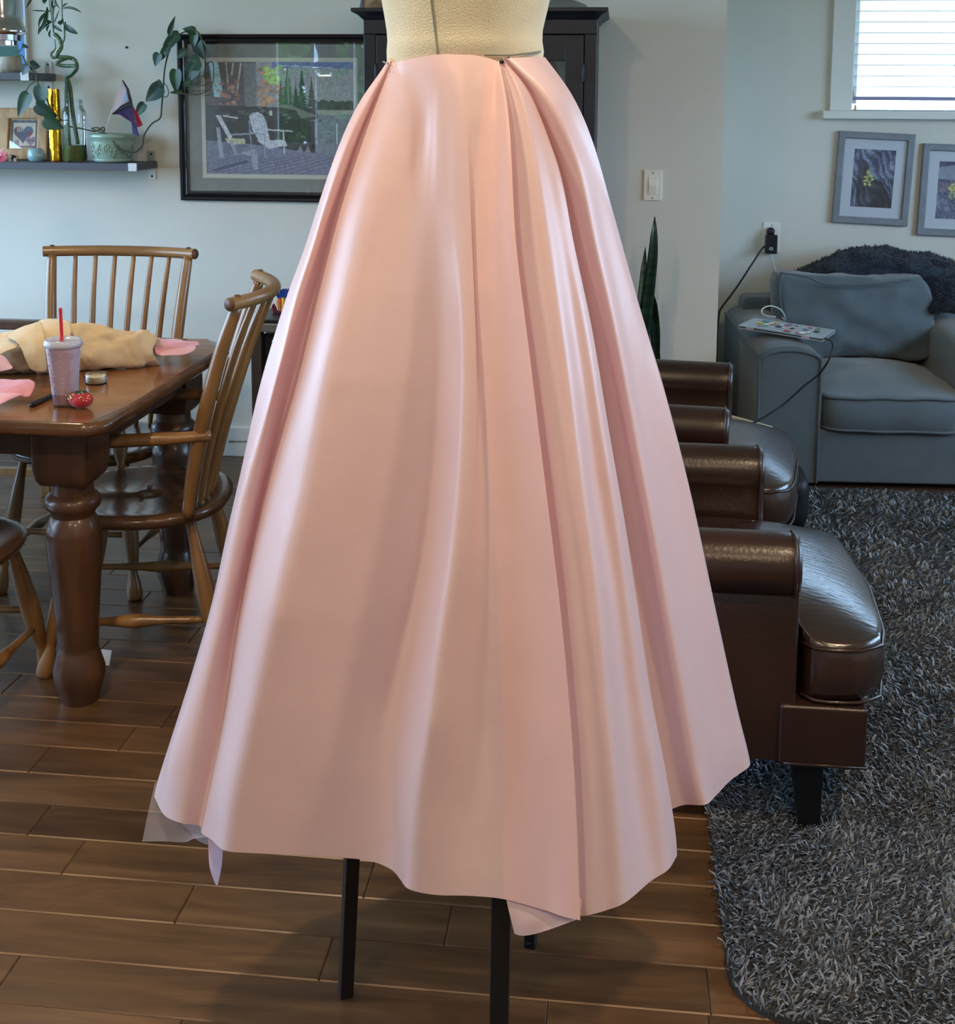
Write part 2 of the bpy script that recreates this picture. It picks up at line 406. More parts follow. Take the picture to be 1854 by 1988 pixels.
for px, py in ((1655, 182), (1660, 212)):
    a = PY(px, py, LIVY-.012)
    c = MB().box((a.x-.006, a.y-.006, a.z-.016), (a.x+.006, a.y+.006, a.z+.004)).lathe([(.004, .004), (.0055, .012), (.002, .02), (0, .02)], a, 8).build('cord_tassel', mat('tassel', (188, 168, 140), .6), bl, bevel=.001)
# other windows (out of view, they light the room)
def side_window(name, hole, axis, pos):
    h0, h1, za, zb_ = hole; n = 3; o = None
    for k in range(n+1):
        t = h0+(h1-h0)*k/n
        a = (t-.025, pos-.03, za) if axis == 'x' else (pos-.03, t-.025, za); b = (t+.025, pos+.03, zb_) if axis == 'x' else (pos+.03, t+.025, zb_)
        o2 = MB().box(a, b)
        if o is None: o = struct(o2, name, M_trim)
        else: o2.build('mullion', M_trim, o, smooth=False)
    for z in (za, zb_-.05):
        a = (h0, pos-.03, z) if axis == 'x' else (pos-.03, h0, z); b = (h1, pos+.03, z+.05) if axis == 'x' else (pos+.03, h1, z+.05)
        MB().box(a, b).build('rail', M_trim, o, smooth=False)
side_window('window_2', WIN2, 'y', XL-.06); side_window('window_3', WIN3, 'y', XR+.06); side_window('window_4', WIN4, 'x', YB-.06)

# a leafy tree outside the rear window, mirrored in the picture glass
tr0 = thing('garden_tree', (-3.6, -6.2, -.5), 'leafy garden tree outside the rear window, seen mirrored in the picture glass', 'tree')
MB().tube([(-3.6, -6.2, -.5), (-3.55, -6.2, .8), (-3.65, -6.25, 2.0)], [.10, .08, .05], 10).build('trunk', mat('bark', (88, 70, 54), .9), tr0)
_rs = np.random.RandomState(3); _v = []; _f = []
for k in range(6000):
    d = _rs.randn(3); d /= np.linalg.norm(d); c = np.array([-3.6, -6.2, 1.5])+d*np.array([1.5, .9, 1.3])*_rs.rand()**.4; a = _rs.randn(3)*.06; b = np.cross(a, _rs.randn(3)); b = b/(np.linalg.norm(b)+1e-6)*.045; i = len(_v)
    _v += [c-a, c+b, c+a, c-b]; _f.append((i, i+1, i+2, i+3))
_o = MB().add(_v, _f).build('foliage', mat('tree_leaf', (96, 140, 58), .6, transl=.4), tr0, smooth=False); _o['kind'] = 'stuff'

# ceiling lights (out of the frame above)
Mlens = mat('light_lens', (255, 240, 220), .5, emit=WARM, estr=12)
for i, (x, y) in enumerate(CEIL_LIGHTS):
    t = thing('ceiling_light', (x, y, ZC), 'round white recessed ceiling light over the kitchen side of the room', 'ceiling light', 'recessed ceiling lights')
    MB().lathe([(.055, 0), (.085, 0), (.085, -.008), (.055, -.008)], (x, y, ZC), 24).build('trim_ring', M_trim, t)
    MB().lathe([(0, -.002), (.054, -.002), (.054, -.004), (0, -.004)], (x, y, ZC), 24).build('lens', Mlens, t)
    l = bpy.data.lights.new('lamp', 'AREA'); l.shape = 'DISK'; l.size = .11; l.energy = CEIL_W; l.color = WARM
    lo = bpy.data.objects.new('lamp', l); COL.objects.link(lo); lo.location = (0, 0, -.012); lo.parent = t

# light switch, outlet
def plate(name, px, py, Y, w, h, label):
    c = PY(px, py, Y)
    t = thing(name, (c.x, Y, c.z), label, 'switch' if 'switch' in name else 'outlet')
    MB().box((c.x-w/2, Y-.006, c.z-h/2), (c.x+w/2, Y, c.z+h/2)).build('cover_plate', mat('plastic_white', (236, 232, 222), .35), t, bevel=.002)
    return t, c
t, c = plate('light_switch', 1267, 360, WALLY, .066, .112, 'white rocker light switch on the tan wall above the snake plant')
mw = MATS['plastic_white']; wr = MB().box((c.x-.0165, WALLY-.0075, c.z-.033), (c.x+.0165, WALLY-.005, c.z+.033)).build('rocker_frame', mw, t, bevel=.0008)
MB().add([(c.x-.0135, WALLY-.008, c.z-.03), (c.x+.0135, WALLY-.008, c.z-.03), (c.x+.0135, WALLY-.011, c.z), (c.x-.0135, WALLY-.011, c.z), (c.x+.0135, WALLY-.0068, c.z+.03), (c.x-.0135, WALLY-.0068, c.z+.03)], [(0,1,2,3), (3,2,4,5)]).build('rocker', mw, t, smooth=False)
for s in (-1, 1): MB().lathe([(0,0),(.0025,0),(.002,.001),(0,.001)], (c.x, WALLY-.0062, c.z+s*.047), 10, axis=(0,-1,0)).build('screw', MATS['screw'], t)
t, c = plate('wall_outlet', 1497, 461, LIVY, .073, .135, 'white wall outlet left of the leaf pictures')
for s in (-1, 1): MB().lathe([(0,0),(.017,0),(.017,.002),(0,.002)], (c.x, LIVY-.006, c.z+s*.022), 20, axis=(0,-1,0)).build('socket', mw, t)
MB().lathe([(0,0),(.003,0),(0,.002)], (c.x, LIVY-.006, c.z+.055), 8, axis=(0,-1,0)).build('screw', MATS['screw'], t)
Mblk = mat('black_plastic', (28, 30, 38), .35)
a = PY(1497, 473, LIVY-.03); t = thing('phone_charger', a, 'black plug-in charger block hanging in the wall outlet', 'charger')
MB().box((a.x-.025, LIVY-.052, a.z-.043), (a.x+.025, LIVY-.008, a.z+.04)).build('body', Mblk, t, bevel=.004)
q = PY(1497, 449, LIVY-.03)
MB().lathe([(.016, 0), (.019, .008), (.016, .026), (.009, .03)], (q.x, LIVY-.008, q.z-.002), 14, axis=(0, -1, 0)).build('plug', Mblk, t)
g = PY(1497, 483, LIVY-.053); Mlog = mat('logo_white', (215, 218, 225), .5)
for k, (dx, ww) in enumerate(((-.006, .003), (.0, .005), (.006, .004))):
    MB().box((g.x+dx-ww/2, g.y-.0006, g.z-.006), (g.x+dx+ww/2, g.y, g.z-.002 if k == 1 else g.z+.005)).build('logo_mark', Mlog, t, smooth=False)
MB().box((g.x-.006, g.y-.0006, g.z+.003), (g.x+.008, g.y, g.z+.006)).build('logo_mark', Mlog, t, smooth=False)

# ================================================================== DINING TABLE
M_table = mat('table_wood', (140, 92, 56), .2, color2=(108, 68, 40), vscale=2.2, stretch=(1.2, 9, 9), bump=.05, bscale=5, coat=.35, coat_rough=.12, ramp=(.3, .7))
M_leg = mat('table_leg_wood', (92, 62, 44), .35, color2=(64, 43, 31), vscale=2.5, stretch=(9, 9, 1.2), coat=.2, ramp=(.3, .7))
M_edge = mat('table_edge_wood', (98, 66, 42), .25, color2=(70, 46, 30), vscale=3, stretch=(2, 2, 10), coat=.4)
TZ = .715
tab = thing('dining_table', (-1.9, 2.95, 0), 'honey brown wooden dining table with thick turned legs and cut corners', 'table')
TX1, TX0, TY0, TY1 = -1.072, -2.65, 2.44, 3.40
ch = .038; chf = .09
def top_ring(z, ins=0.0):
    a, b, c, d, h, g_ = TX0+ins, TX1-ins, TY0+ins, TY1-ins, ch-ins*.4, chf-ins*.4
    cor = [(a+h, c), (b-h, c), (b, c+h), (b, d-g_), (b-g_, d), (a+g_, d), (a, d-g_), (a, c+h)]
    out = []
    for i in range(8):   # soften each corner a little
        p = Vector(cor[i]); q = Vector(cor[i-1]); r = Vector(cor[(i+1) % 8])
        u = (q-p).normalized(); v = (r-p).normalized(); rr = .014
        for t in (0, .33, .66, 1):
            w_ = (p+u*rr*(1-t)*(1-t))+(v*rr*t*t); out.append((w_.x, w_.y, z))
    return out
# table top made of boards running lengthways
nb = 6
edge = MB().loft([top_ring(TZ-.031, .006), top_ring(TZ-.024, 0), top_ring(TZ-.010, 0), top_ring(TZ-.003, .004), top_ring(TZ-.0005, .012), top_ring(TZ-.0005, .06)], True, True)
edge.build('table_edge', M_edge, tab, auto=50)
yb = TY0+.012
for k in range(nb):
    ya, yc = TY0+.012+(TY1-TY0-.024)*k/nb, TY0+.012+(TY1-TY0-.024)*(k+1)/nb
    def xr(y):
        return max(0, ch-(y-TY0), chf-(TY1-y))
    m = MB()
    if k in (0, nb-1):
        o1, o2 = (xr(ya), xr(yc))
        pts = [(TX0+.012+o1, ya), (TX1-.012-o1, ya), (TX1-.012-o2, yc), (TX0+.012+o2, yc)]
    else: pts = [(TX0+.012, ya), (TX1-.012, ya), (TX1-.012, yc), (TX0+.012, yc)]
    g = .0004
    m.loft([[(p[0], p[1]+(g if i < 2 else -g), z) for i, p in enumerate(pts)] for z in (TZ-.0006, TZ)], True, True)
    m.build('table_board', M_table, tab, smooth=False)
bx0 = PY(59, 900, 2.56).x; bx1 = PY(168, 900, 2.56).x; BW = bx1-bx0; bzb = PY(130, 955, 2.56).z
LZ = TZ-.031
def table_leg(cx, cy):
    m = MB(); h = BW/2; c = .022
    def oct_(z, s=1.0):
        return [((cx+x*s), (cy+y*s), z) for x, y in ((-h+c*.2, -h), (h-c*.2, -h), (h, -h+c*.2), (h, h-c*.2), (h-c*.2, h), (-h+c*.2, h), (-h, h-c*.2), (-h, -h+c*.2))]
    m.loft([oct_(bzb+.006, .80), oct_(bzb+.02, .93), oct_(bzb+.045, 1), oct_(LZ, 1)])
    m.build('leg_block', M_leg, tab, bevel=.003)
    def zz(py): return PY(145, py, 2.62).z
    R = lambda w: w/2*2.62/2400
    prof = [(R(62), zz(1392)), (R(66), zz(1385)), (R(84), zz(1345)), (R(104), zz(1318)), (R(108), zz(1308)), (R(108), zz(1295)), (R(98), zz(1280)), (R(86), zz(1262)), (R(82), zz(1258)),
            (R(84), zz(1250)), (R(94), zz(1180)), (R(108), zz(1100)), (R(115), zz(1060)), (R(114), zz(1035)), (R(113), zz(1026)), (R(106), zz(1018)), (R(100), zz(1008)), (R(88), zz(1000)), (R(92), zz(992)),
            (R(110), zz(984)), (R(117), zz(976)), (R(114), zz(967)), (R(102), zz(960)), (R(88), zz(955)), (R(84), bzb+.02), (R(84), bzb+.03)]
    prof[0] = (prof[0][0], 0)
    M2 = MB().lathe(prof, (cx, cy, 0), 40)
    M2.build('leg', M_leg, tab, auto=35)
lcx = (bx0+bx1)/2
for cx, cy in ((lcx, 2.56+BW/2), (lcx, TY1-.12), (TX0+.17, 2.56+BW/2), (TX0+.17, TY1-.12)): table_leg(cx, cy)
Map = M_leg
for a, b in (((TX0+.17, 2.58, .60), (lcx-BW/2+.01, 2.605, LZ)), ((TX0+.17, TY1-.105, .60), (lcx, TY1-.08, LZ)), ((lcx+BW/2-.04, 2.62, .60), (lcx+BW/2-.015, TY1-.15, LZ)), ((TX0+.13, 2.62, .60), (TX0+.155, TY1-.15, LZ))):
    MB().box(a, b).build('apron', M_leg, tab, bevel=.002)

# ================================================================== CHAIRS
M_ch = mat('chair_wood', (146, 108, 66), .3, color2=(108, 77, 46), vscale=3, stretch=(6, 6, 1.0), coat=.25, coat_rough=.15, ramp=(.3, .7))
M_ch2 = mat('chair_rail_wood', (152, 114, 72), .28, color2=(116, 84, 52), vscale=3, stretch=(1, 6, 6), coat=.3, coat_rough=.12, ramp=(.3, .7))
M_seat = mat('seat_wood', (104, 74, 52), .22, color2=(74, 52, 38), vscale=2.5, stretch=(5, 1, 5), coat=.4, coat_rough=.1, ramp=(.3, .7))
M_end = mat('end_grain', (104, 72, 46), .5, color2=(80, 52, 32), vscale=50)
def seat_mesh(w, d, z):
    """saddled seat: rings from the centre out, D-shaped outline"""
    m = MB(); n = 48; rings_t = []
    def out(a, s):
        x = math.cos(a); y = math.sin(a)
        e = 2.6
        r = (abs(x)**e+abs(y)**e)**(-1/e)
        xx = r*x*w/2; yy = r*y*d/2
        if y > 0: xx *= 1-.10*(y*r)**2
        else: yy *= .96+.08*abs(math.cos(a))**2*0; xx *= 1-.02*(y*r)**2
        return xx*s, yy*s
    def dip(x, y, s):
        if s > .93: return 0
        k = max(0, 1-(s/.86)**2)
        return -.013*k**.7 + (.006*math.exp(-(x/.03)**2)*(1 if y < 0 else 0)*k)
    vs = []
    S = [.001, .2, .4, .6, .75, .86, .93, .975, 1.0]
    zs = [0, 0, 0, 0, 0, 0, 0, -.002, -.009]
    rings = [[(*out(2*PI*j/n, s), z+zz+dip(*out(2*PI*j/n, s), s)) for j in range(n)] for s, zz in zip(S, zs)]
    rings += [[(*out(2*PI*j/n, s), z+zz) for j in range(n)] for s, zz in ((1.0, -.018), (.965, -.030), (.90, -.036), (.3, -.036))]
    return m.loft(rings, True, True)
def make_chair(name, label, arms, loc, rz, lean=.17, sag=.05):
    t = thing(name, loc, label, 'chair', None, rz); LOCAL[0] = True
    sz = .405; W, D = .455, .43; rz_ = .925
    seat_mesh(W, D, sz).build('seat', M_seat, t)
    # legs
    lp = [(-.15, -.135), (.15, -.135), (-.14, .135), (.14, .135)]
    feet = [(-.20, -.215), (.20, -.215), (-.195, .215), (.195, .215)]
    prof = [(0, .0175), (.012, .021), (.05, .0225), (.12, .019), (.19, .0125), (.215, .0125), (.25, .0165), (.40, .0225), (.55, .0235), (.72, .0195), (.86, .0145), (.97, .012), (1, .012)]
    for (x, y), (fx, fy) in zip(lp, feet): MB().rod((fx, fy, 0.0), (x, y, sz-.03), prof, 16).build('leg', M_ch, t)
    def at(i, z):
        (x, y), (fx, fy) = lp[i], feet[i]; k = z/(sz-.03); return Vector((fx+(x-fx)*k, fy+(y-fy)*k, z))
    st = [(0, .008), (.15, .0085), (.33, .0105), (.44, .0155), (.5, .0175), (.56, .0155), (.67, .0105), (.85, .0085), (1, .008)]
    MB().rod(at(0, .13), at(2, .13), st, 12).build('stretcher', M_ch, t); MB().rod(at(1, .13), at(3, .13), st, 12).build('stretcher', M_ch, t)
    MB().rod(at(0, .175), at(1, .175), st, 12).build('stretcher', M_ch, t); MB().rod(at(2, .15), at(3, .15), st, 12).build('stretcher', M_ch, t)
    # back rail
    def rail(u):  # u in -1..1
        return Vector((.243*u, .15+lean+sag*(1-u*u)-sag*.5, rz_))
    R = MB().tube([rail(-1+2*i/30) for i in range(31)], .0165, 20)
    R.build('back_rail', M_ch2, t, auto=50)
    for s in (-1, 1):
        p = rail(s); d = (rail(s)-rail(s*.97)).normalized()
        MB().lathe([(0, -.001), (.0158, -.001), (.0152, .0016), (0, .0016)], p, 20, axis=d).build('rail_end', M_end, t)
    # posts and spindles
    def spindle(u, r0, r1, us, flat=False):
        top = rail(u)+Vector((0, 0, -.004)); bot = Vector((.20*us, .165-.035*us*us+.0, sz-.012))
        mid = bot.lerp(top, .45)+Vector((0, -.016, 0))
        path = catmull([bot, bot.lerp(mid, .5)+Vector((0, -.004, 0)), mid, mid.lerp(top, .55)+Vector((0, -.006, 0)), top], 6)
        n = len(path); rr = [r0+(r1-r0)*math.sin(PI*min(1, (i/(n-1))*.95+.03))**.8 for i in range(n)]
        rr[-1] = r0*1.0
        return MB().tube(path, rr, 12)
    for s in (-1, 1):
        spindle(.90*s, .0135, .0185, .90*s).build('back_post', M_ch, t)
        q = rail(.90*s); MB().lathe([(0, .012), (.009, .012), (.008, .0185), (.003, .020), (0, .020)], q, 12).build('post_cap', M_end, t)
    for k in range(6):
        u = -.60+1.2*k/5; spindle(u*1.04, .0062, .0095, u*.98).build('spindle', M_ch, t)
    if arms:
        for s in (-1, 1):
            p0 = Vector((.90*.22*s, .20, .60)); path = catmull([p0, (.225*s, .08, .60), (.24*s, -.06, .598), (.245*s, -.15, .592), (.242*s, -.185, .59)], 5)
            MB().tube(path, [.014]*4+[.016]*(len(path)-8)+[.019]*4, 12, flat=1.0).build('armrest', M_ch, t)
            MB().rod((.195*s, -.11, sz-.01), (.238*s, -.12, .59), [(0, .009), (.1, .010), (.2, .016), (.32, .021), (.42, .018), (.5, .011), (.56, .015), (.62, .012), (.8, .013), (1, .010)], 14).build('arm_post', M_ch, t)
    LOCAL[0] = False
    return t
make_chair('spindle_chair', 'spindle back wooden chair against the far side of the table, facing the camera', False, (-1.528, 3.41, 0), math.radians(1.0), lean=.12)
make_chair('spindle_armchair', 'curved back wooden armchair at the table end beside the pink skirt', True, (-1.185, 2.955, 0), math.radians(-80.6), lean=.145, sag=.075)
make_chair('spindle_chair', 'wooden chair whose seat nose pokes in at the left edge below the table', False, (-1.555, 2.525, 0), math.radians(180+2))

# bench seen behind the cloth bundle
bt = thing('wooden_bench', (-2.35, 4.1, 0), 'dark wooden bench against the far wall behind the table, mostly hidden', 'bench')
zr = PY(30, 627, 4.05).z
MB().box((-3.0, 4.03, zr-.022), (-1.93, 4.07, zr+.012)).build('top_rail', M_leg, bt, bevel=.006)
MB().box((-3.0, 4.0, .36), (-1.95, 4.38, .39)).build('seat', M_leg, bt, bevel=.006)
for x, y in ((-1.985, 4.04), (-1.985, 4.34), (-2.93, 4.04), (-2.93, 4.34)):
    MB().box((x-.018, y-.018, 0), (x+.018, y+.018, zr-.02 if y < 4.1 else .36)).build('leg', M_ch, bt, bevel=.004)
MB().box((-2.93, 4.03, .07), (-1.985, 4.05, .10)).build('stretcher', M_ch, bt, bevel=.003)
# dark bag lying on the table's far side
bgp = PZ(-8, 655, TZ)
m = MB(); rs = []
for i in range(9):
    t_ = i/8; x = -1.98+.27*t_; h = .075*(1-t_)**.9+.004; rs.append([(x, 3.25+.07*math.cos(2*PI*j/14), TZ+.002+h*.5+h*.5*math.sin(2*PI*j/14)) for j in range(14)])
o = m.loft(rs).build('cloth_pouch', mat('navy_cloth', (26, 34, 46), .8, bump=.3, bscale=60), None)
tag(o, 'dark navy folded pouch on the table behind the beige bundle, at the left edge', 'pouch')

# ================================================================== THINGS ON THE TABLE
def warp(me, amp, sc, seed=0):
    for v in me.vertices:
        d = mnoise.noise_vector((v.co+Vector((seed*7.3, seed*3.1, 0)))*sc); v.co += d*amp
# beige canvas bundle: a rolled length of cloth with open fold ends
M_canvas = mat('canvas', (198, 176, 142), .85, sheen=.2, var=.04, vscale=12, bump=.25, bscale=400)
bun = thing('fabric_bundle', PZ(150, 700, TZ), 'beige canvas cloth rolled into a long bundle on the table behind the pink drink', 'fabric')
def bundle_path(u):
    # px centre line of the roll, left to right, and half height in px
    xs = [-110, -20, 60, 100, 160, 220, 268, 305]; ys = [676, 672, 668, 669, 669, 668, 665, 664]; hh = [34, 42, 48, 53, 49, 43, 38, 30]
    x = -110+415*u
    return x, np.interp(x, xs, ys), np.interp(x, xs, hh)
m = MB(); rings = []; NU, NV = 90, 48
for i in range(NU+1):
    u = i/NU; px, py, hh = bundle_path(u); Yc_ = np.interp(px, [-110, 60, 160, 305], [2.86, 2.90, 2.95, 3.03]); c = PY(px, py, Yc_); r = hh*Yc_/2400
    if u > .985: r *= .93
    c.z = TZ+r*.98; ring = []
    for j in range(NV):
        a = 2*PI*j/NV
        fold = .06*math.sin(a*2+px*.03)+.05*math.sin(3*a-px*.045)+.035*math.sin(7*a+px*.10)*math.sin(px*.02)
        fold += .17*max(0, 1-abs(px-276)/16.0)*(1 if px <= 278 else .0)          # cuff edge
        fold += .13*max(0, 1-abs(px-80)/9.0)*(1 if px >= 78 else 0)
        fold += .055*(1-abs(math.sin(a*1.3+px*.042)))**2*(1 if px < 268 else .3)+.04*(1-abs(math.sin(a*.8-px*.075+1)))**3
        rr = r*(1+fold-.04)
        z = c.z+rr*math.sin(a)
        if z < TZ+.001: z = TZ+.001
        ring.append((c.x+ .004*math.sin(a*2), c.y+rr*.95*math.cos(a), z))
    rings.append(ring)
# hollow right end
e = rings[-1]; cc = Vector((sum(p[0] for p in e)/NV, sum(p[1] for p in e)/NV, sum(p[2] for p in e)/NV))
for s, dx in ((.9, .002), (.82, -.012), (.4, -.02)): rings.append([tuple(cc+(Vector(p)-cc)*s+Vector((dx, 0, 0))) for p in e])
ob = m.loft(rings).build('roll', M_canvas, bun); warp(ob.data, .008, 16, 2); warp(ob.data, .006, 30, 5); warp(ob.data, .0028, 62, 1)
for v in ob.data.vertices: v.co.z = max(v.co.z, TZ+.001)
# loose flap layers on the left end
def flap(name, grid, m_, par, thick=.002, seed=1, amp=.004, sub=2):
    """grid of (px,py,Y) rows -> cloth sheet"""
    rows = [[PY(*p) for p in r] for r in grid]; mb = MB(); n = len(rows[0])
    vs = [p for r in rows for p in r]; fs = [(i*n+j, i*n+j+1, (i+1)*n+j+1, (i+1)*n+j) for i in range(len(rows)-1) for j in range(n-1)]
    o = mb.add(vs, fs).build(name, m_, par)
    md = o.modifiers.new('s', 'SUBSURF'); md.levels = sub+1; md.render_levels = sub+1
    tx = bpy.data.textures.new('w', 'CLOUDS'); tx.noise_scale = .045
    dm = o.modifiers.new('d', 'DISPLACE'); dm.texture = tx; dm.strength = amp; dm.texture_coords = 'GLOBAL'; dm.mid_level = .5
    so = o.modifiers.new('t', 'SOLIDIFY'); so.thickness = thick
    return o
flap('flap', [[(8, 651, 2.80), (40, 634, 2.83), (70, 625, 2.86), (82, 622, 2.88)], [(22, 656, 2.77), (48, 650, 2.775), (68, 646, 2.78), (86, 648, 2.79)],
     [(42, 672, 2.755), (56, 676, 2.75), (72, 674, 2.75), (88, 676, 2.765)], [(48, 698, 2.74), (62, 700, 2.74), (76, 700, 2.745), (90, 702, 2.76)], [(58, 716, 2.75), (68, 721, 2.75), (78, 722, 2.75), (92, 722, 2.77)]], M_canvas, bun, amp=.008)
flap('flap', [[(-60, 672, 2.80), (-20, 662, 2.80), (10, 655, 2.81), (26, 652, 2.82)], [(-60, 685, 2.74), (-20, 678, 2.75), (8, 668, 2.76), (34, 662, 2.78)],
     [(-60, 702, 2.72), (-18, 696, 2.73), (6, 684, 2.74), (40, 674, 2.76)]], M_canvas, bun, amp=.008)
flap('flap', [[(66, 634, 2.93), (74, 622, 2.93), (96, 618, 2.94), (130, 620, 2.95)], [(76, 634, 2.84), (80, 622, 2.85), (104, 622, 2.86), (140, 628, 2.88)], [(78, 660, 2.80), (84, 655, 2.80), (108, 652, 2.81), (140, 650, 2.83)], [(76, 690, 2.79), (82, 690, 2.785), (100, 688, 2.79), (120, 684, 2.81)]], M_canvas, bun, amp=.006)
M_pk = mat('pink_cotton', (222, 150, 165), .6, sheen=.3, transl=.15)
M_pk2 = mat('pink_lining', (240, 186, 202), .5, sheen=.3, transl=.2)
# pink cloth sticking out on the right of the bundle
t = thing('pink_cloth', PZ(345, 680, TZ), 'pink folded cloth lying on the table corner at the right end of the bundle', 'fabric')
flap('sheet', [[(296, 654, 3.14), (320, 657, 3.14), (352, 660, 3.15), (386, 663, 3.16)], [(296, 662, 3.08), (322, 668, 3.08), (356, 668, 3.09), (389, 668, 3.10)], [(298, 672, 3.03), (318, 676, 3.04), (350, 672, 3.05), (384, 672, 3.07)],
     [(302, 684, 3.00), (312, 690, 2.985), (340, 676, 3.03), (376, 676, 3.06)]], M_pk, t, amp=.012)
flap('fold', [[(308, 686, 2.99), (322, 678, 3.02), (350, 674, 3.04), (384, 670, 3.07)], [(312, 690, 2.98), (330, 688, 2.99), (352, 690, 2.985), (380, 680, 3.03)]], M_pk2, t, amp=.003)
# pink cloth at the left edge
t = thing('pink_cloth', PZ(20, 770, TZ), 'pink satin cloth folded flat on the table at the left edge, near the marker', 'fabric')
flap('sheet', [[(-60, 736, 2.64), (-10, 736, 2.64), (40, 737, 2.64), (70, 740, 2.64)], [(-60, 750, 2.58), (-10, 750, 2.585), (35, 750, 2.59), (68, 750, 2.61)], [(-60, 764, 2.545), (-10, 762, 2.555), (30, 758, 2.57), (60, 766, 2.575)],
     [(-60, 772, 2.535), (-12, 768, 2.54), (26, 766, 2.56), (56, 772, 2.57)]], M_pk, t, amp=.012)
flap('fold', [[(-60, 770, 2.53), (-8, 764, 2.54), (20, 762, 2.55), (52, 764, 2.565)], [(-60, 782, 2.50), (-10, 778, 2.51), (14, 772, 2.53), (40, 770, 2.56)], [(-60, 796, 2.49), (-14, 792, 2.49), (2, 784, 2.51), (26, 773, 2.55)]], M_pk2, t, amp=.004)
# crumpled pale tulle by the bundle
t = thing('tulle_scrap', PZ(5, 722, TZ), 'crumpled pale pink tulle beneath the left end of the beige bundle', 'fabric')
flap('sheet', [[(-50, 700, 2.72), (-15, 692, 2.72), (2, 690, 2.72), (16, 700, 2.72)], [(-50, 712, 2.70), (-12, 706, 2.69), (8, 704, 2.70), (22, 712, 2.71)], [(-50, 724, 2.68), (-10, 722, 2.68), (10, 720, 2.69), (26, 718, 2.70)]], mat('tulle_pink', (226, 190, 206), .7, transl=.3), t, amp=.014)

# smoothie cup
cb = PZ(127, 787, TZ); 
cup = thing('smoothie_cup', cb, 'clear plastic cup of pale pink smoothie with a domeless lid and red straw', 'cup')
S = cb.y/2400
zt = PY(122, 662, cb.y).z; hz = zt-TZ
M_cup = glassmat('clear_cup', (1, 1, 1), .8, .12, .02)
M_sm = mat('smoothie', (252, 222, 224), .5, color2=(244, 204, 210), vscale=60, ramp=(.25, .5), transl=.35)
cx, cy = cb.x, cb.y+.0
def rc(z): return (.0255+(.0395-.0255)*(z/hz))
MB().lathe([(0, .006), (rc(.006)-.001, .006), (rc(hz*.2)-.001, hz*.2)], (cx, cy, TZ), 32).build('drink_sediment', mat('sediment', (190, 150, 162), .5), cup, auto=40)
MB().lathe([(0, hz*.2), (rc(hz*.2)-.001, hz*.2), (rc(hz*.9)-.001, hz*.9), (0, hz*.93)], (cx, cy, TZ), 32).build('drink', M_sm, cup, auto=40)
MB().lathe([(0, .001), (.0245, .001), (.0255, .004)]+[(rc(z_)+(.0006 if k % 2 else 0), z_) for k, z_ in enumerate([hz*f for f in (.1, .3, .5, .7, .84, .86, .88, .98)])]+[(rc(hz*.98)+.0015, hz)], (cx, cy, TZ), 40).build('cup_wall', M_cup, cup)
MB().lathe([(.0412, hz-.010), (.0424, hz-.009), (.0424, hz-.003), (.0400, hz+.002), (.038, hz+.005), (.034, hz+.004), (.032, hz+.001), (0, hz+.001)], (cx, cy, TZ), 40).build('lid', mat('lid_plastic', (226, 226, 234), .2, transl=.5, coat=.5), cup)
a = Vector((cx-.002, cy, TZ+.02)); b = PY(117, 598, cy); MB().tube([a, a.lerp(b, .5), b], .0040, 12).build('straw', mat('straw_red', (196, 34, 44), .3, coat=.3), cup, auto=50)
rb = MB()
rr = random.Random(3)
for k in range(40):
    an = rr.uniform(-2.6, -.5); z_ = rr.uniform(.3, .85)*hz; r_ = rc(z_)+.0003
    p = (cx+r_*math.cos(an), cy+r_*math.sin(an), TZ+z_); rb.ball(p, .0008+.0006*rr.random(), 6, 4)
o = rb.build('berry_specks', mat('berry', (196, 138, 156), .6), cup); o['kind'] = 'stuff'
# candle jar
c = PZ(180, 748, TZ+.0); t = thing('glass_jar', c, 'small low glass jar with a cream lid between the cup and the cloth bundle', 'jar')
MB().lathe([(0, .002), (.021, .002), (.0235, .006), (.0235, .020), (0, .022)], (c.x, c.y+.02, TZ), 32).build('cream_fill', mat('cream_wax', (240, 232, 206), .6), t, auto=40)
MB().lathe([(0, 0), (.024, 0), (.0275, .005), (.0275, .022), (.0265, .026), (.024, .027), (.0225, .0255), (0, .0255)], (c.x, c.y+.02, TZ), 36).build('glass_wall', glassmat('jar_glass', (.99, 1, .99), .9, .03, .05), t)
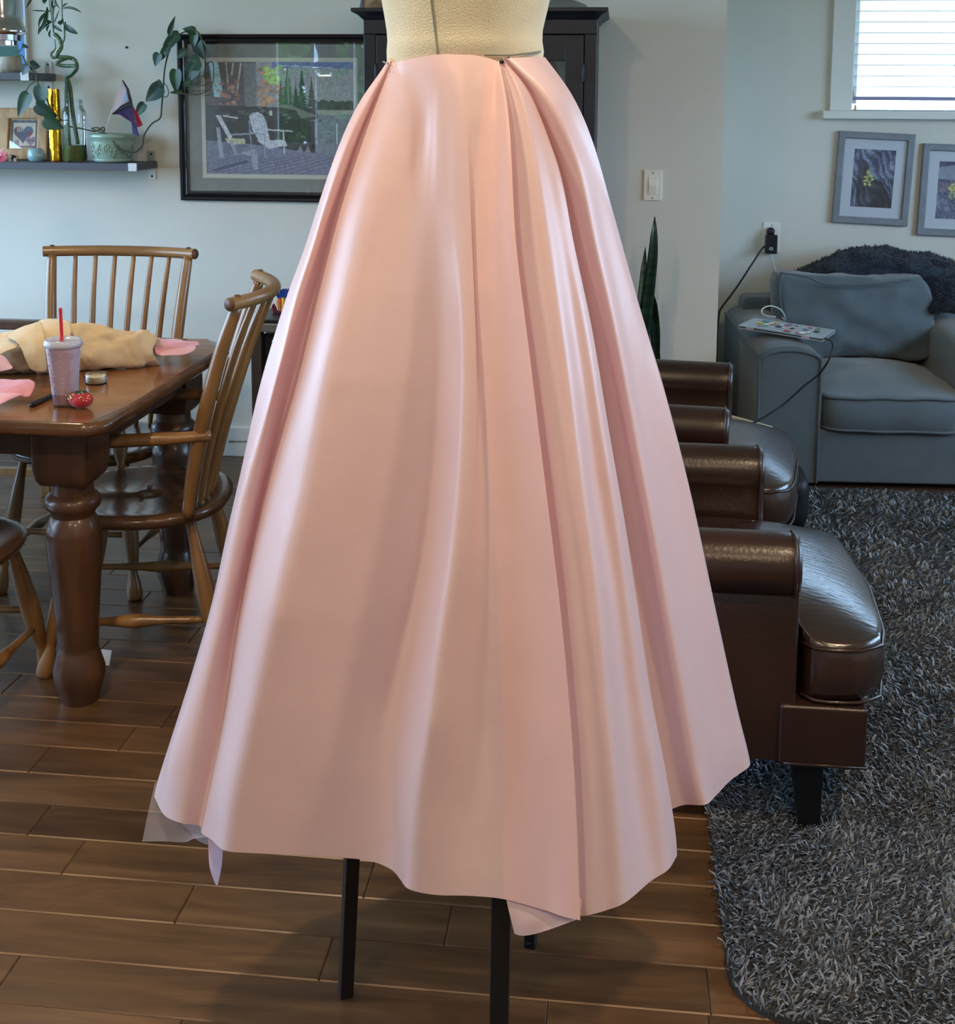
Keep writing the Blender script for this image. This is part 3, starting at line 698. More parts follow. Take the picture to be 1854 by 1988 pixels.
# tomato pin cushion
c = PZ(150, 797, TZ); pc = thing('pin_cushion', (c.x, c.y+.022, TZ), 'red tomato pin cushion stuck with pins in front of the cup', 'pin cushion')
R0 = .0265; cc = Vector((c.x, c.y+.022, TZ+.0195))
M_red = mat('tomato_red', (178, 26, 46), .5, sheen=.4, bump=.3, bscale=600)
mb = MB(); rings = []
for i in range(17):
    th = PI*i/16; ring = []
    for j in range(48):
        a = 2*PI*j/48; k = 1-.055*abs(math.cos(3*a))**10
        ring.append((cc.x+R0*k*math.sin(th)*math.cos(a), cc.y+R0*k*math.sin(th)*math.sin(a), cc.z-.0195*math.cos(th)*(1-.25*math.exp(-(math.sin(th)/.35)**2))))
    rings.append(ring)
mb.loft(rings).build('cushion', M_red, pc)
Mgr = mat('felt_green', (34, 78, 60), .8)
for k in range(6):
    a = k*PI/3+.2; u = Vector((math.cos(a), math.sin(a), 0)); v = Vector((-u.y, u.x, 0)); top = cc+Vector((0, 0, .0165))
    MB().add([top-v*.003, top+v*.003, top+u*.010+v*.0045+Vector((0, 0, .0016)), top+u*.019-Vector((0, 0, .004)), top+u*.010-v*.0045+Vector((0, 0, .0016))], [(0, 1, 2, 3, 4)]).build('felt_leaf', Mgr, pc, smooth=False)
Mth = mat('thread_green', (22, 60, 48), .7)
for k in range(6):
    a = k*PI/3; MB().tube([cc+Vector((R0*1.01*math.sin(th)*math.cos(a)*.95, R0*1.01*math.sin(th)*math.sin(a)*.95, -.0196*math.cos(th)+.0004)) for th in [PI*(.12+.8*i/14) for i in range(15)]], .0005, 5).build('seam_thread', Mth, pc)
Mpy = mat('pin_yellow', (240, 214, 120), .3); Mpw = mat('pin_white', (236, 226, 210), .3); Msteel = mat('steel', (200, 200, 205), .25, 1.0)
for k in range(22):
    a = -PI*.5+rr.uniform(-1.5, 1.5); el = rr.uniform(.1, 1.15); d = Vector((math.cos(a)*math.cos(el), math.sin(a)*math.cos(el), math.sin(el)*.75))
    p = cc+Vector((d.x*R0, d.y*R0, d.z*.0195/.75)); q = p+d*.003
    o = MB().ball(q, .0014, 8, 6).build('pin_head', Mpy if k % 3 else Mpw, pc)
for k in range(4):
    d = Vector((-1, -.3+.2*k, .35-.18*k)).normalized(); MB().tube([cc+d*.018, cc+d*.034], .0003, 4).build('pin_shaft', Msteel, pc); MB().ball(cc+d*.034, .0012, 8, 5).build('pin_head', Mpw, pc)
# marker
a = PZ(62, 786, TZ+.006); b = PZ(112, 762, TZ+.006); dd = (b-a).normalized()
mk = thing('marker_pen', (a.x, a.y, TZ), 'black marker pen lying on the table left of the cup', 'pen')
MB().rod(a, a+dd*.12, [(0, .0052), (.02, .0062), (.38, .0062), (.385, .0055), (.97, .0052), (1, .004)], 14).build('barrel', Mblk, mk, auto=40)
MB().rod(a-dd*.010, a+dd*.001, [(0, .0015), (.3, .0045), (1, .0055)], 12).build('cap_tip', Mblk, mk)
# paper card on the floor behind the leg
c = PZ(206, 1290, 0); o = MB().add([(c.x-.02, c.y+.0, .002), (c.x+.012, c.y-.01, .002), (c.x+.010, c.y+.012, .032), (c.x-.02, c.y+.02, .03)], [(0, 1, 2, 3)])
o.add([(c.x-.02, c.y+.0015, .001), (c.x+.012, c.y-.0085, .001), (c.x+.010, c.y+.0135, .031), (c.x-.02, c.y+.0215, .029)], [(3, 2, 1, 0)])
o = o.build('paper_card', mat('paper', (232, 230, 224), .8), None, smooth=False); tag(o, 'small white paper card propped on the floor behind the nearest table leg', 'card')

# ================================================================== RUG
RX0, RY0, RX1, RY1 = .205, 1.765, 2.2, 4.47
def rug_in(x, y):
    r = .10
    if x < RX0+r and y < RY0+r: return (x-RX0-r)**2+(y-RY0-r)**2 < r*r
    return x > RX0 and y > RY0
rug = thing('shag_rug', (1.2, 3.2, 0), 'grey shaggy pile rug under the brown leather armchairs', 'rug')
bpts = [(RX0+.10+.10*math.cos(a)-0, RY0+.10+.10*math.sin(a)) for a in [PI+PI/2*i/10 for i in range(11)]]+[(RX1, RY0), (RX1, RY1), (RX0, RY1)]
MB().loft([[(x, y, .001) for x, y in bpts], [(x, y, .012) for x, y in bpts]]).build('backing', mat('rug_backing', (52, 52, 54), .95), rug, smooth=False)
def make_pile():
    rs = np.random.RandomState(5)
    P = []
    def add(x0, x1, y0, y1, sp, sc):
        nx = int((x1-x0)/sp); ny = int((y1-y0)/sp)
        gx, gy = np.meshgrid(np.arange(nx), np.arange(ny)); gx = gx.ravel(); gy = gy.ravel()
        x = x0+(gx+rs.rand(len(gx)))*sp; y = y0+(gy+rs.rand(len(gx)))*sp
        P.append(np.stack([x, y, np.full(len(x), sc)], 1))
    add(RX0-.004, 1.0, RY0-.004, 2.6, .0060, 1.0)
    add(RX0-.004, 1.35, 2.6, 3.5, .0085, 1.3); add(.3, 1.6, 3.5, 4.45, .0135, 1.8); add(1.0, 1.35, RY0, 2.6, .014, 1.9)
    add(1.35, 2.2, RY0, 3.5, .03, 3.5); add(1.6, 2.2, 3.5, 4.45, .03, 3.5)
    A = np.concatenate(P)
    ok = np.array([rug_in(a[0]+.003, a[1]+.003) for a in A]); A = A[ok]; n = len(A)
    ang0 = 2*PI*fbm((200, 200), [(9, 9, 1), (24, 24, .7)], rs)*1.6
    iu = np.clip(((A[:,0]-RX0)/2.0*199), 0, 199).astype(int); iv = np.clip(((A[:,1]-RY0)/3.3*199), 0, 199).astype(int)
    ang = ang0[iv, iu]+rs.randn(n)*1.2
    ln = (.013+.009*rs.rand(n))*A[:,2]**.25; lean = .35+.65*rs.rand(n); w = (.0014+.0009*rs.rand(n))*A[:,2]
    d = np.stack([np.cos(ang), np.sin(ang)], 1); s = np.stack([-np.sin(ang+rs.randn(n)*.7), np.cos(ang+rs.randn(n)*.7)], 1)
    V = np.zeros((n, 8, 3))
    for k, (t, ww) in enumerate(((0, .8), (.4, 1.0), (.75, .95), (1.0, .45))):
        out = ln*lean*(t**1.6); hz = .010+ln*(t*.95-(lean*.45)*t*t)
        c = np.stack([A[:,0]+d[:,0]*out, A[:,1]+d[:,1]*out, hz], 1)
        off = np.stack([s[:,0]*w*ww, s[:,1]*w*ww, (rs.rand(n)-.5)*.002], 1)
        V[:, 2*k] = c-off; V[:, 2*k+1] = c+off
    base = (np.arange(n)*8)[:, None]
    q = np.stack([base+np.array([2*k, 2*k+1, 2*k+3, 2*k+2])[None] for k in range(3)], 1).reshape(-1)
    me = bpy.data.meshes.new('pile'); me.vertices.add(n*8); me.vertices.foreach_set('co', V.reshape(-1).astype(np.float32))
    nf = n*3; me.loops.add(nf*4); me.loops.foreach_set('vertex_index', q.astype(np.int32)); me.polygons.add(nf); me.polygons.foreach_set('loop_start', np.arange(0, nf*4, 4, dtype=np.int32))
    me.update(calc_edges=True); me.polygons.foreach_set('use_smooth', [True]*nf)
    b = np.where(rs.rand(n) < .42, .04+.04*rs.rand(n), .11+.17*rs.rand(n)); warm = (rs.rand(n)-.5)*.08
    colr = np.stack([b*(.99+warm), b*1.08, b*(1.2-warm), np.ones(n)], 1); colr = np.repeat(colr, 8, 0)
    at = me.color_attributes.new('ink', 'FLOAT_COLOR', 'POINT'); at.data.foreach_set('color', colr.reshape(-1).astype(np.float32))
    me.materials.append(mat('pile_wool', (128, 128, 128), .85, attr='ink', sheen=.3))
    o = bpy.data.objects.new('pile', me); COL.objects.link(o); attach(o, rug); o['kind'] = 'stuff'
make_pile()

# ================================================================== LEATHER ARMCHAIRS
M_lea = mat('brown_leather', (52, 32, 26), .33, color2=(38, 25, 21), vscale=4, bump=.07, bscale=140, coat=.22, coat_rough=.25, spec=.5, ramp=(.3, .7))
M_lea2 = mat('cushion_leather', (54, 34, 28), .27, color2=(42, 28, 23), vscale=5, bump=.12, bscale=30, stretch=(1, 4, 1), coat=.8, coat_rough=.2, spec=.6)
M_pip = mat('leather_piping', (50, 31, 25), .3, coat=.3)
M_dleg = mat('black_leg', (20, 18, 18), .4)
def rbox(m, a, b, r, n=5, bulge=(0, 0, 0), seg=14):
    """rounded, slightly pillowed box as a dense grid"""
    a = Vector(a); b = Vector(b); c = (a+b)/2; h = (b-a)/2
    rings = []
    N = seg*4
    def sect(kx, ky):
        out = []
        for j in range(N):
            th = 2*PI*(j+.5)/N; cs, sn = math.cos(th), math.sin(th); e = 5.0
            q = (abs(cs)**e+abs(sn)**e)**(-1/e); out.append((cs*q*kx, sn*q*ky))
        return out
    M_ = 16
    for i in range(M_+1):
        u = -1+2*i/M_; e = 5.0
        uu = math.sin(u*PI/2)
        k = max(0.0, 1-abs(uu)**e)**(1/e)
        k = max(k, .02)
        ring = []
        for x, y in sect(k, k):
            bx = 1+bulge[0]*(1-uu*uu)*(1-y*y*0)*0
            zx = h.x*x*(1+bulge[0]*(1-uu*uu)*(1-y*y)); yy = h.y*y*(1+bulge[1]*(1-uu*uu)*(1-x*x)); zz = h.z*uu*(1+bulge[2]*(1-x*x)*(1-y*y))
            ring.append((c.x+zx, c.y+yy, c.z+zz))
        rings.append(ring)
    return m.loft(rings)
def make_armchair(label, loc, rz, hw):
    t = thing('leather_armchair', loc, label, 'armchair', None, rz); LOCAL[0] = True
    ZA = .600; zr0 = .03; zb = PY(1600, 1490, 2.24).z; zc0 = PY(1600, 1374, 2.24).z
    AF = .405      # arm front x
    ro = .060      # roll radius
    # base frame with seams
    MB().box((-.36, -hw+.055, zb), (AF-.02, hw-.055, zc0)).build('base_frame', M_lea, t, bevel=.012, seg=3)
    MB().box((AF-.03, -hw+.012, zb), (.536, hw-.012, zc0)).build('front_rail', M_lea, t, bevel=.007, seg=3)
    MB().tube([(AF-.02, -hw+.010, zb+.004), (.536, -hw+.010, zb+.004), (.538, hw-.012, zb+.004), (AF-.02, hw-.010, zb+.004)], .003, 6).build('piping', M_pip, t)
    # arms
    for s in (-1, 1):
        cy = s*(hw-.058)
        def prof(k=1.0):
            P = []
            cyr = cy+s*.002; zc = ZA-ro
            a0 = -.35*PI; a1 = 1.18*PI
            for i in range(23):
                a = a0+(a1-a0)*i/22
                P.append((s*(math.cos(a)*ro*k)+cyr, zc+math.sin(a)*ro*k))
            P.append((cy-s*(.046*k), zc-.07)); P.append((cy-s*.044*k, zb+.002)); P.append((cy+s*.034*k, zb+.002)); P.append((cy+s*.036*k, zc-.08))
            return P
        # prof: outer side = +s direction (roll overhangs outward)
        rings = []
        for x, k in ((-.40, 1), (-.2, 1), (0, 1), (.15, 1), (AF-.045, 1), (AF-.022, .995), (AF-.008, .96), (AF-.001, .90), (AF+.0, .80)):
            rings.append([(x, y, z) for y, z in prof(k)])
        MB().loft(rings).build('arm', M_lea, t, auto=60)
        MB().tube([(AF-.012, y+s*0, z) for y, z in prof(1.0)[:-2]], .0032, 6).build('piping', M_pip, t)
    # back, rolled over at the top
    secs = []
    for y in [-(hw-.10)+2*(hw-.10)*i/10 for i in range(11)]:
        k = 1-.12*abs(y/(hw-.10))**4
        secs.append([(-.36, y, zb+.02), (-.16, y, zb+.1), (-.185, y, .50), (-.225, y, .70), (-.26, y, .80*k+.03), (-.32, y, .855*k+.01), (-.40, y, .84*k+.01), (-.43, y, .78), (-.41, y, .70), (-.40, y, .40)])
    MB().loft(secs).build('backrest', M_lea, t, sub=1)
    # T shaped seat cushion
    m = MB(); NU, NVv = 26, 26
    z0, z1 = zc0+.002, PY(1620, 1264, 2.24).z; x0, xa, x1 = -.17, AF-.004, .585; wi, wo = hw-.118, hw-.022
    def outline(n=64):
        pts = [(x0, -wi), (xa-.02, -wi), (xa+.012, -wi-.02), (xa+.02, -wo+.02), (xa+.045, -wo), (x1-.07, -wo+.002), (x1-.02, -wo+.035), (x1-.004, -wo+.10), (x1+.012, 0)]
        pts += [(x, -y) for x, y in reversed(pts[:-1])]
        P = [Vector((x, y, 0)) for x, y in pts]; L_ = [0]
        for i in range(1, len(P)+1): L_.append(L_[-1]+(P[i % len(P)]-P[i-1]).length)
        out = []; tot = L_[-1]
        for k in range(n):
            d = tot*k/n; i = max(j for j in range(len(P)) if L_[j] <= d); f = (d-L_[i])/(L_[i+1]-L_[i]); out.append(P[i].lerp(P[(i+1) % len(P)], f))
        return out
    O = outline(96); cen = Vector((.24, 0, 0))
    def ring(sc, z, crown=0):
        out = []
        for p in O:
            q = cen+(p-cen)*sc; u = (q.x-.2)/.40; v = q.y/wo
            zz = z+crown*(1-min(1, abs(u))**3.6)*(1-min(1, abs(v))**3.6) if crown else z
            out.append((q.x, q.y, zz))
        return out
    cr = .074
    rings = [ring(.3, z0), ring(.93, z0), ring(.975, z0+.006), ring(.995, z0+.022), ring(1.012, (z0+z1)/2), ring(1.004, z1-.018), ring(.990, z1-.002)]
    rings += [ring(s_, z1+.000, cr) for s_ in (.985, .965, .94, .90, .82, .72, .6, .45, .3, .15, .01)]
    m.loft(rings).build('seat_cushion', M_lea2, t)
    for z in (z1-.004, z0+.004):
        pts = ring(1.0, z, 0); MB().tube(pts+[pts[0]], .0036, 6, cap=False).build('cushion_piping', M_pip, t)
    # legs
    for x, y, on in ((.435, -hw+.075, 1), (.435, hw-.075, 1), (-.34, -hw+.09, 0), (-.34, hw-.09, 0)):
        zf = .014 if loc[0]+x > RX0 else .0
        MB().loft([[(x+a*.0205+.010, y+b*.0205, zf) for a, b in ((-1,-1),(1,-1),(1,1),(-1,1))], [(x+a*.031, y+b*.031, zb+.002) for a, b in ((-1,-1),(1,-1),(1,1),(-1,1))]]).build('leg', M_dleg, t, bevel=.003)
    LOCAL[0] = False
    return t
make_armchair('nearest brown leather armchair, its rolled arm right beside the pink skirt', (-.052, 2.58, 0), 0, .352)
make_armchair('farther brown leather armchair, in front of the grey sofa', (-.066, 3.565, 0), math.radians(-6), .345)

# ================================================================== GREY SOFA
M_sofa = mat('sofa_fabric', (84, 94, 100), .9, var=.05, vscale=14, bump=.35, bscale=500, sheen=.35)
M_sofac = mat('sofa_cushion_fabric', (88, 99, 106), .9, var=.07, vscale=10, bump=.35, bscale=500, sheen=.4)
SO = Vector((.523, 4.50, 0)); SR = math.radians(3.3)
so = thing('grey_sofa', SO, 'grey upholstered sofa with loose cushions against the far wall under the window', 'sofa', None, SR); LOCAL[0] = True
def s_loc(px, py, y):  # pixel at sofa-local depth y
    r = ray(px, py); Mi = Matrix.Rotation(-SR, 3, 'Z'); o = Mi @ (Vector((0, 0, CAMH))-SO); d = Mi @ r; s_ = (y-o.y)/d.y; return o+d*s_
AW = .228; AZ = .50; L_ = s_loc(1799, 690, .55).x+AW; D_ = .93
def arm(x0):
    rings = []
    for y, dz, k in ((0, 0, .90), (.004, .004, .96), (.015, .008, 1), (.2, .012, 1), (.5, .02, 1), (.80, .022, 1), (.86, .02, 1)):
        P = [(x0+.004, .012), (x0+.002, .30)]
        for i in range(13):
            u = i/12; P.append((x0+AW*u, AZ-.025+dz+.038*math.sin(PI*u)**.55*k))
        P += [(x0+AW-.002, .30), (x0+AW-.004, .012)]
        c = (x0+AW/2, .27)
        rings.append([(c[0]+(x-c[0])*(.985 if k < .95 else 1), y, c[1]+(z-c[1])*(.99 if k < .95 else 1)) for x, z in P])
    o = MB().loft(rings).build('arm', M_sofa, so, auto=50)
    return rings
ar = arm(0)
M_spip = mat('sofa_piping', (78, 88, 95), .85, sheen=.3)
P = [tuple(Vector(p)+Vector((0, -.002, 0))) for p in ar[0]]
MB().tube(P, .006, 8).build('arm_piping', M_spip, so)
for j in (2, 14): MB().tube([ar[i][j] for i in range(len(ar))], .005, 8).build('arm_piping', M_spip, so)
arm(L_-AW)
zseat = s_loc(1700, 772, 0).z; zcb = s_loc(1700, 838, 0).z
MB().box((AW-.005, .012, .012), (L_-AW+.005, .86, zcb-.004)).build('base', M_sofa, so, bevel=.01)
# seat cushion with a soft crown
def cushion(name, a, b, crown, m_, par, wr=.004, seed=1, pip=True, sag=0):
    a = Vector(a); b = Vector(b); mb = MB(); n = 20; vs = []; 
    rings = []
    def rr(s, z, cr):
        out = []
        for j in range(80):
            th = 2*PI*(j+.5)/80; cs, sn = math.cos(th), math.sin(th); q = (abs(cs)**9+abs(sn)**9)**(-1/9)
            x = cs*q*s; y = sn*q*s
            out.append(((a.x+b.x)/2+x*(b.x-a.x)/2, (a.y+b.y)/2+y*(b.y-a.y)/2, z+cr*(1-abs(x)**2.4)*(1-abs(y)**2.0)))
        return out
    rings = [rr(.4, a.z, 0), rr(.95, a.z, 0), rr(.99, a.z+.006, 0), rr(1.0, (a.z+b.z)/2, 0), rr(.992, b.z-.004, 0)]+[rr(s, b.z, crown) for s in (.97, .93, .86, .76, .64, .5, .35, .2, .02)]
    o = mb.loft(rings).build(name, m_, par)
    warp(o.data, wr, 9, seed)
    if pip:
        for z in (b.z-.002, a.z+.003):
            p = rr(1.0, z, 0); oo = MB().tube(p+[p[0]], .0052, 6, cap=False).build('cushion_piping', M_spip, par); warp(oo.data, wr, 9, seed)
    return o
cushion('seat_cushion', (AW+.002, -.010, zcb), (L_-AW-.004, .70, zseat), .052, M_sofac, so, .007, 3)
MB().box((AW-.17, .74, .10), (L_-AW+.17, .90, .585)).build('back_frame', M_sofa, so, bevel=.03, seg=4)
# slouching back cushion
p_tl = s_loc(1512, 527, .60); p_tr = s_loc(1800, 533, .60); p_bl = s_loc(1560, 715, .50)
cx0, cx1 = p_tl.x-.005, L_-AW+.012; cz0, cz1 = zseat+.03, p_tl.z
mb = MB(); rings = []; N1 = 34
for i in range(N1+1):
    u = -1+2*i/N1; th = 0; k = max(.03, (1-abs(u)**14))**(1/14); ring = []
    for j in range(72):
        a = 2*PI*(j+.5)/72; cs, sn = math.cos(a), math.sin(a); q = (abs(cs)**4+abs(sn)**4)**(-1/4)
        zz = sn*q*k; yy = cs*q
        z = (cz0+cz1)/2+zz*(cz1-cz0)/2*(1+.0*u)
        z += -.030*max(0, zz)*(u*.5+.5)*0-.012*(max(0, zz)**3)*(1-abs(u)**3)*2
        thick = .075+.028*(1-zz*zz)*(1-u*u)
        y = .575+.10*(z-cz0)/(cz1-cz0)+yy*thick*(k**.3)
        # wrinkles fanning from the upper left
        f = math.sin((u*1.0+1.5)*4.0+zz*7.5+1.2*math.sin(u*3))*.006*(1-zz*zz)+.004*math.sin(u*9-zz*12+2)
        xx = u+ (0.04*math.sin(zz*3+1) if u < 0 else 0)*(-u)
        ring.append(((cx0+cx1)/2+xx*(cx1-cx0)/2, y-f*1.3, z))
    rings.append(ring)
o = mb.loft(rings).build('back_cushion', M_sofac, so); warp(o.data, .016, 7, 9); warp(o.data, .007, 17, 4); warp(o.data, .0025, 40, 6)
edge = []
for i in range(N1+1): edge.append(max(rings[i], key=lambda p: p[2]-abs(p[1]-.60)*.2))
# flange seam along the top front of the cushion
top = [s_loc(px, py, .535) for px, py in ((1516, 530), (1545, 534), (1575, 540), (1592, 549), (1620, 553), (1680, 552), (1735, 548), (1770, 543))]
top = catmull(top, 6)
o2 = MB().tube(top, .0055, 8, flat=.7).build('cushion_piping', M_spip, so)
side = catmull([s_loc(px, py, .54) for px, py in ((1516, 529), (1513, 560), (1517, 600), (1530, 640), (1545, 680), (1580, 712))], 6)
MB().tube(side, .005, 8).build('cushion_piping', M_spip, so)
LOCAL[0] = False
# fleece throw over the sofa back
thr = thing('fleece_throw', PY(1720, 520, 5.35), 'dark slate fleece blanket bunched over the top of the sofa back', 'blanket')
M_thr = mat('fleece', (46, 60, 78), 1.0, color2=(26, 36, 50), vscale=40, bump=1.0, bscale=160, sheen=.15)
prof_px = [(1535, 536), (1560, 520), (1590, 505), (1625, 491), (1670, 481), (1716, 477), (1752, 478), (1800, 490), (1854, 507), (1885, 522), (1908, 545), (1925, 590)]
mb = MB(); rings = []; NP = 60
for i in range(NP+1):
    t_ = i/NP*(len(prof_px)-1); k = min(int(t_), len(prof_px)-2); f = t_-k; px = prof_px[k][0]*(1-f)+prof_px[k+1][0]*f; py = prof_px[k][1]*(1-f)+prof_px[k+1][1]*f
    c = PY(px, py, 5.37); zt = c.z; zb_ = PY(px, 566 if px < 1800 else 566+min(60, (px-1800)*1.0), 5.2).z; ring = []
    for j in range(28):
        a = 2*PI*j/28; h = (zt-zb_)/2
        y = 5.37-.02-(.10)*math.cos(a)-.03*(1-math.sin(a))
        ring.append((c.x, y, (zt+zb_)/2+h*math.sin(a)))
    rings.append(ring)
o = mb.loft(rings).build('drape', M_thr, thr, sub=1); warp(o.data, .022, 11, 3); warp(o.data, .010, 26, 8)
m = MB(); g = [[(1792, 505, 5.30), (1830, 512, 5.30), (1900, 540, 5.30)], [(1796, 545, 5.22), (1825, 552, 5.20), (1900, 566, 5.20)], [(1801, 580, 5.14), (1828, 584, 5.12), (1900, 590, 5.12)], [(1802, 610, 5.10), (1826, 606, 5.08), (1900, 602, 5.06)]]
flap('drape_fold', g, M_thr, thr, thick=.012, amp=.016)
def fuzz(objs, par, n, ln, m_, seed):
    rs = np.random.RandomState(seed); V = []; F = []
    dg = bpy.context.evaluated_depsgraph_get()
    for ob in objs:
        ev = ob.evaluated_get(dg); me = ev.to_mesh(); co = np.array([v.co[:] for v in me.vertices]); no = np.array([v.normal[:] for v in me.vertices])
        ps = [p.vertices[:] for p in me.polygons]; 
        for _ in range(n):
            p = ps[rs.randint(len(ps))]; w_ = rs.dirichlet(np.ones(len(p))); c = (co[list(p)]*w_[:, None]).sum(0); nn = (no[list(p)]*w_[:, None]).sum(0)+rs.randn(3)*.5; nn /= np.linalg.norm(nn)+1e-9
            sd = np.cross(nn, rs.randn(3)); sd /= np.linalg.norm(sd)+1e-9; k = len(V); l_ = ln*(.6+.6*rs.rand())
            V += [c-sd*.002, c+sd*.002, c+nn*l_+sd*.0012+rs.randn(3)*.003]; F.append((k, k+1, k+2))
        ev.to_mesh_clear()
    mb = MB(); mb.add(V, F); o = mb.build('fleece_pile', m_, par); o['kind'] = 'stuff'
bpy.context.view_layer.update()
fuzz([c for c in thr.children if c.type == 'MESH'], thr, 9000, .010, M_thr, 2)

# laptop on the sofa arm
A = [PZ(1433, 631, .560), PZ(1597, 657, .545), PZ(1622, 640, .560), PZ(1465, 617, .570)]
lt = thing('laptop', (A[0]+A[2])/2, 'closed silver laptop covered in stickers balanced on the sofa arm', 'laptop')
nrm = (A[1]-A[0]).cross(A[3]-A[0]).normalized(); nrm = nrm if nrm.z > 0 else -nrm
M_al = mat('aluminium', (196, 204, 212), .3, .6); Mdk = mat('laptop_gap', (18, 34, 44), .4)
def slab(q, z0, z1, ins=0):
    c = sum(q, Vector())/4; Q = [c+(p-c)*(1-ins) for p in q]; return MB().loft([[p+nrm*z0 for p in Q], [p+nrm*z1 for p in Q]])
slab(A, -.014, -.0085).build('base_half', M_al, lt, bevel=.0015); slab(A, -.0085, -.005, .012).build('gap', Mdk, lt, smooth=False); slab(A, -.005, 0).build('lid', M_al, lt, bevel=.0012)
U = (A[1]-A[0]); V_ = (A[3]-A[0])
for u in (.10, .76):
    c = A[0]+U*u-nrm*.0125; w_ = U*.09; f = -V_.normalized()*.004
    MB().loft([[c+f, c+w_+f, c+w_, c], [c+f+nrm*.0125, c+w_+f+nrm*.0125, c+w_+nrm*.0125, c+nrm*.0125]]).build('hinge', mat('hinge_pink', (205, 192, 205), .3, .2), lt, bevel=.001)
stick = [(235, 235, 235), (220, 120, 140), (90, 150, 180), (232, 205, 110), (60, 66, 92), (210, 90, 80), (120, 180, 150), (240, 240, 240), (150, 130, 190), (40, 44, 52)]
rr = random.Random(9)
def onlid(u, v): return (A[0]*(1-u)+A[1]*u)*(1-v)+(A[3]*(1-u)+A[2]*u)*v+nrm*.0022
for k in range(30):
    u, v = rr.uniform(.08, .92), rr.uniform(.15, .85); su, sv = rr.uniform(.025, .055), rr.uniform(.07, .13); n = rr.choice([4, 5, 8, 12]); ph = rr.random()*6
    MB().add([onlid(u+su*math.cos(ph+2*PI*i/n)*(1 if i % 2 else .85), v+sv*math.sin(ph+2*PI*i/n)*(1 if i % 2 else .85)) for i in range(n)], [tuple(range(n))]).build('sticker', mat('sticker_%d' % (k % 10), stick[k % 10], .4), lt, smooth=False)
# cords
M_cw = mat('cable_white', (214, 216, 214), .4); M_cb = mat('cable_black', (22, 24, 30), .45)
def cord(name, pts, r, m_, label, n=8):
    P = catmull([PY(*p) for p in pts], n); o = MB().tube(P, r, 6).build(name, m_, None); tag(o, label, 'cable'); return o
cord('charger_cable', [(1497, 491, 5.51), (1499, 500, 5.50), (1508, 530, 5.45), (1513, 550, 5.40), (1508, 562, 5.37), (1508, 580, 5.34), (1508, 596, 5.30), (1516, 612, 5.10), (1524, 622, 4.95), (1521, 608, 4.86), (1510, 598, 4.83), (1494, 594, 4.82), (1481, 599, 4.80), (1479, 607, 4.76), (1488, 613, 4.73), (1505, 615, 4.70)], .0026, M_cw, 'thin white cable looping from the charger to the laptop lid')
cord('power_cord', [(1484, 478, 5.52), (1478, 485, 5.50), (1455, 520, 5.46), (1430, 558, 5.44), (1403, 594, 5.42), (1396, 610, 5.40), (1392, 660, 5.36), (1390, 760, 5.30)], .0042, M_cb, 'black cord running from the outlet down the left side of the sofa')
cord('power_cord', [(1600, 657, 4.52), (1612, 661, 4.46), (1617, 675, 4.42), (1608, 700, 4.40), (1590, 726, 4.42), (1560, 750, 4.42), (1520, 786, 4.42), (1490, 806, 4.35), (1460, 822, 4.20), (1430, 834, 4.05)], .0038, M_cb, 'black cord hanging from the laptop across the front of the sofa arm')
# white edged tray between the armchair and the sofa
q = [PZ(1400, 802, .22), PZ(1490, 829, .22), PZ(1500, 829, .22)]
tr = thing('picture_board', PZ(1450, 830, .14), 'flat light wooden tray edge showing between the farther armchair and the sofa', 'tray')
a = PY(1395, 801, 4.36); b = PY(1499, 829, 4.20); Mtr = mat('tray_edge', (214, 208, 182), .6); Mtw = mat('tray_panel', (152, 132, 96), .6)
up = Vector((0, 0, .012)); bk = Vector((.02, .06, 0)); dn = Vector((0, 0, .085))
def slabv(a, b, h0, h1, th): return MB().loft([[a-Vector((0, 0, h1)), b-Vector((0, 0, h1)), b-Vector((0, 0, h0)), a-Vector((0, 0, h0))], [a+th-Vector((0, 0, h1)), b+th-Vector((0, 0, h1)), b+th-Vector((0, 0, h0)), a+th-Vector((0, 0, h0))]])
slabv(a, b, 0, .010, Vector((.003, .012, 0))).build('rim', Mtr, tr, bevel=.001); d_ = (b-a).normalized()
slabv(b-d_*.016, b, .010, .2, Vector((.003, .012, 0))).build('rim', Mtr, tr, bevel=.001)
slabv(a, b-d_*.016, .010, .2, Vector((.003, .010, 0))).build('panel', Mtw, tr, smooth=False)
# black bag straps beside the farther armchair
bg_ = thing('shoulder_bag', PZ(1528, 945, 0), 'black bag with a loose strap on the floor beside the farther armchair', 'bag')
M_bag = mat('bag_black', (18, 20, 24), .5)
c = PZ(1500, 948, 0)
rbox(MB(), (c.x-.10, 3.98, .012), (c.x+.06, 4.20, .19), .03).build('bag_body', M_bag, bg_)
MB().tube(catmull([PY(*p) for p in ((1514, 862, 4.05), (1522, 872, 4.04), (1530, 884, 4.03), (1541, 892, 4.02), (1545, 906, 4.02), (1540, 924, 4.02), (1532, 938, 4.03), (1526, 946, 4.05))], 6), .009, 8, flat=.35).build('strap', M_bag, bg_)
MB().tube([PY(1522, 883, 4.02), PY(1541, 891, 4.01)], .004, 6).build('buckle', Msteel, bg_)
# steel travel mug handle glimpse between armchair arms: small metal bell on the armchair seat
c = PY(1299, 786, 3.30)
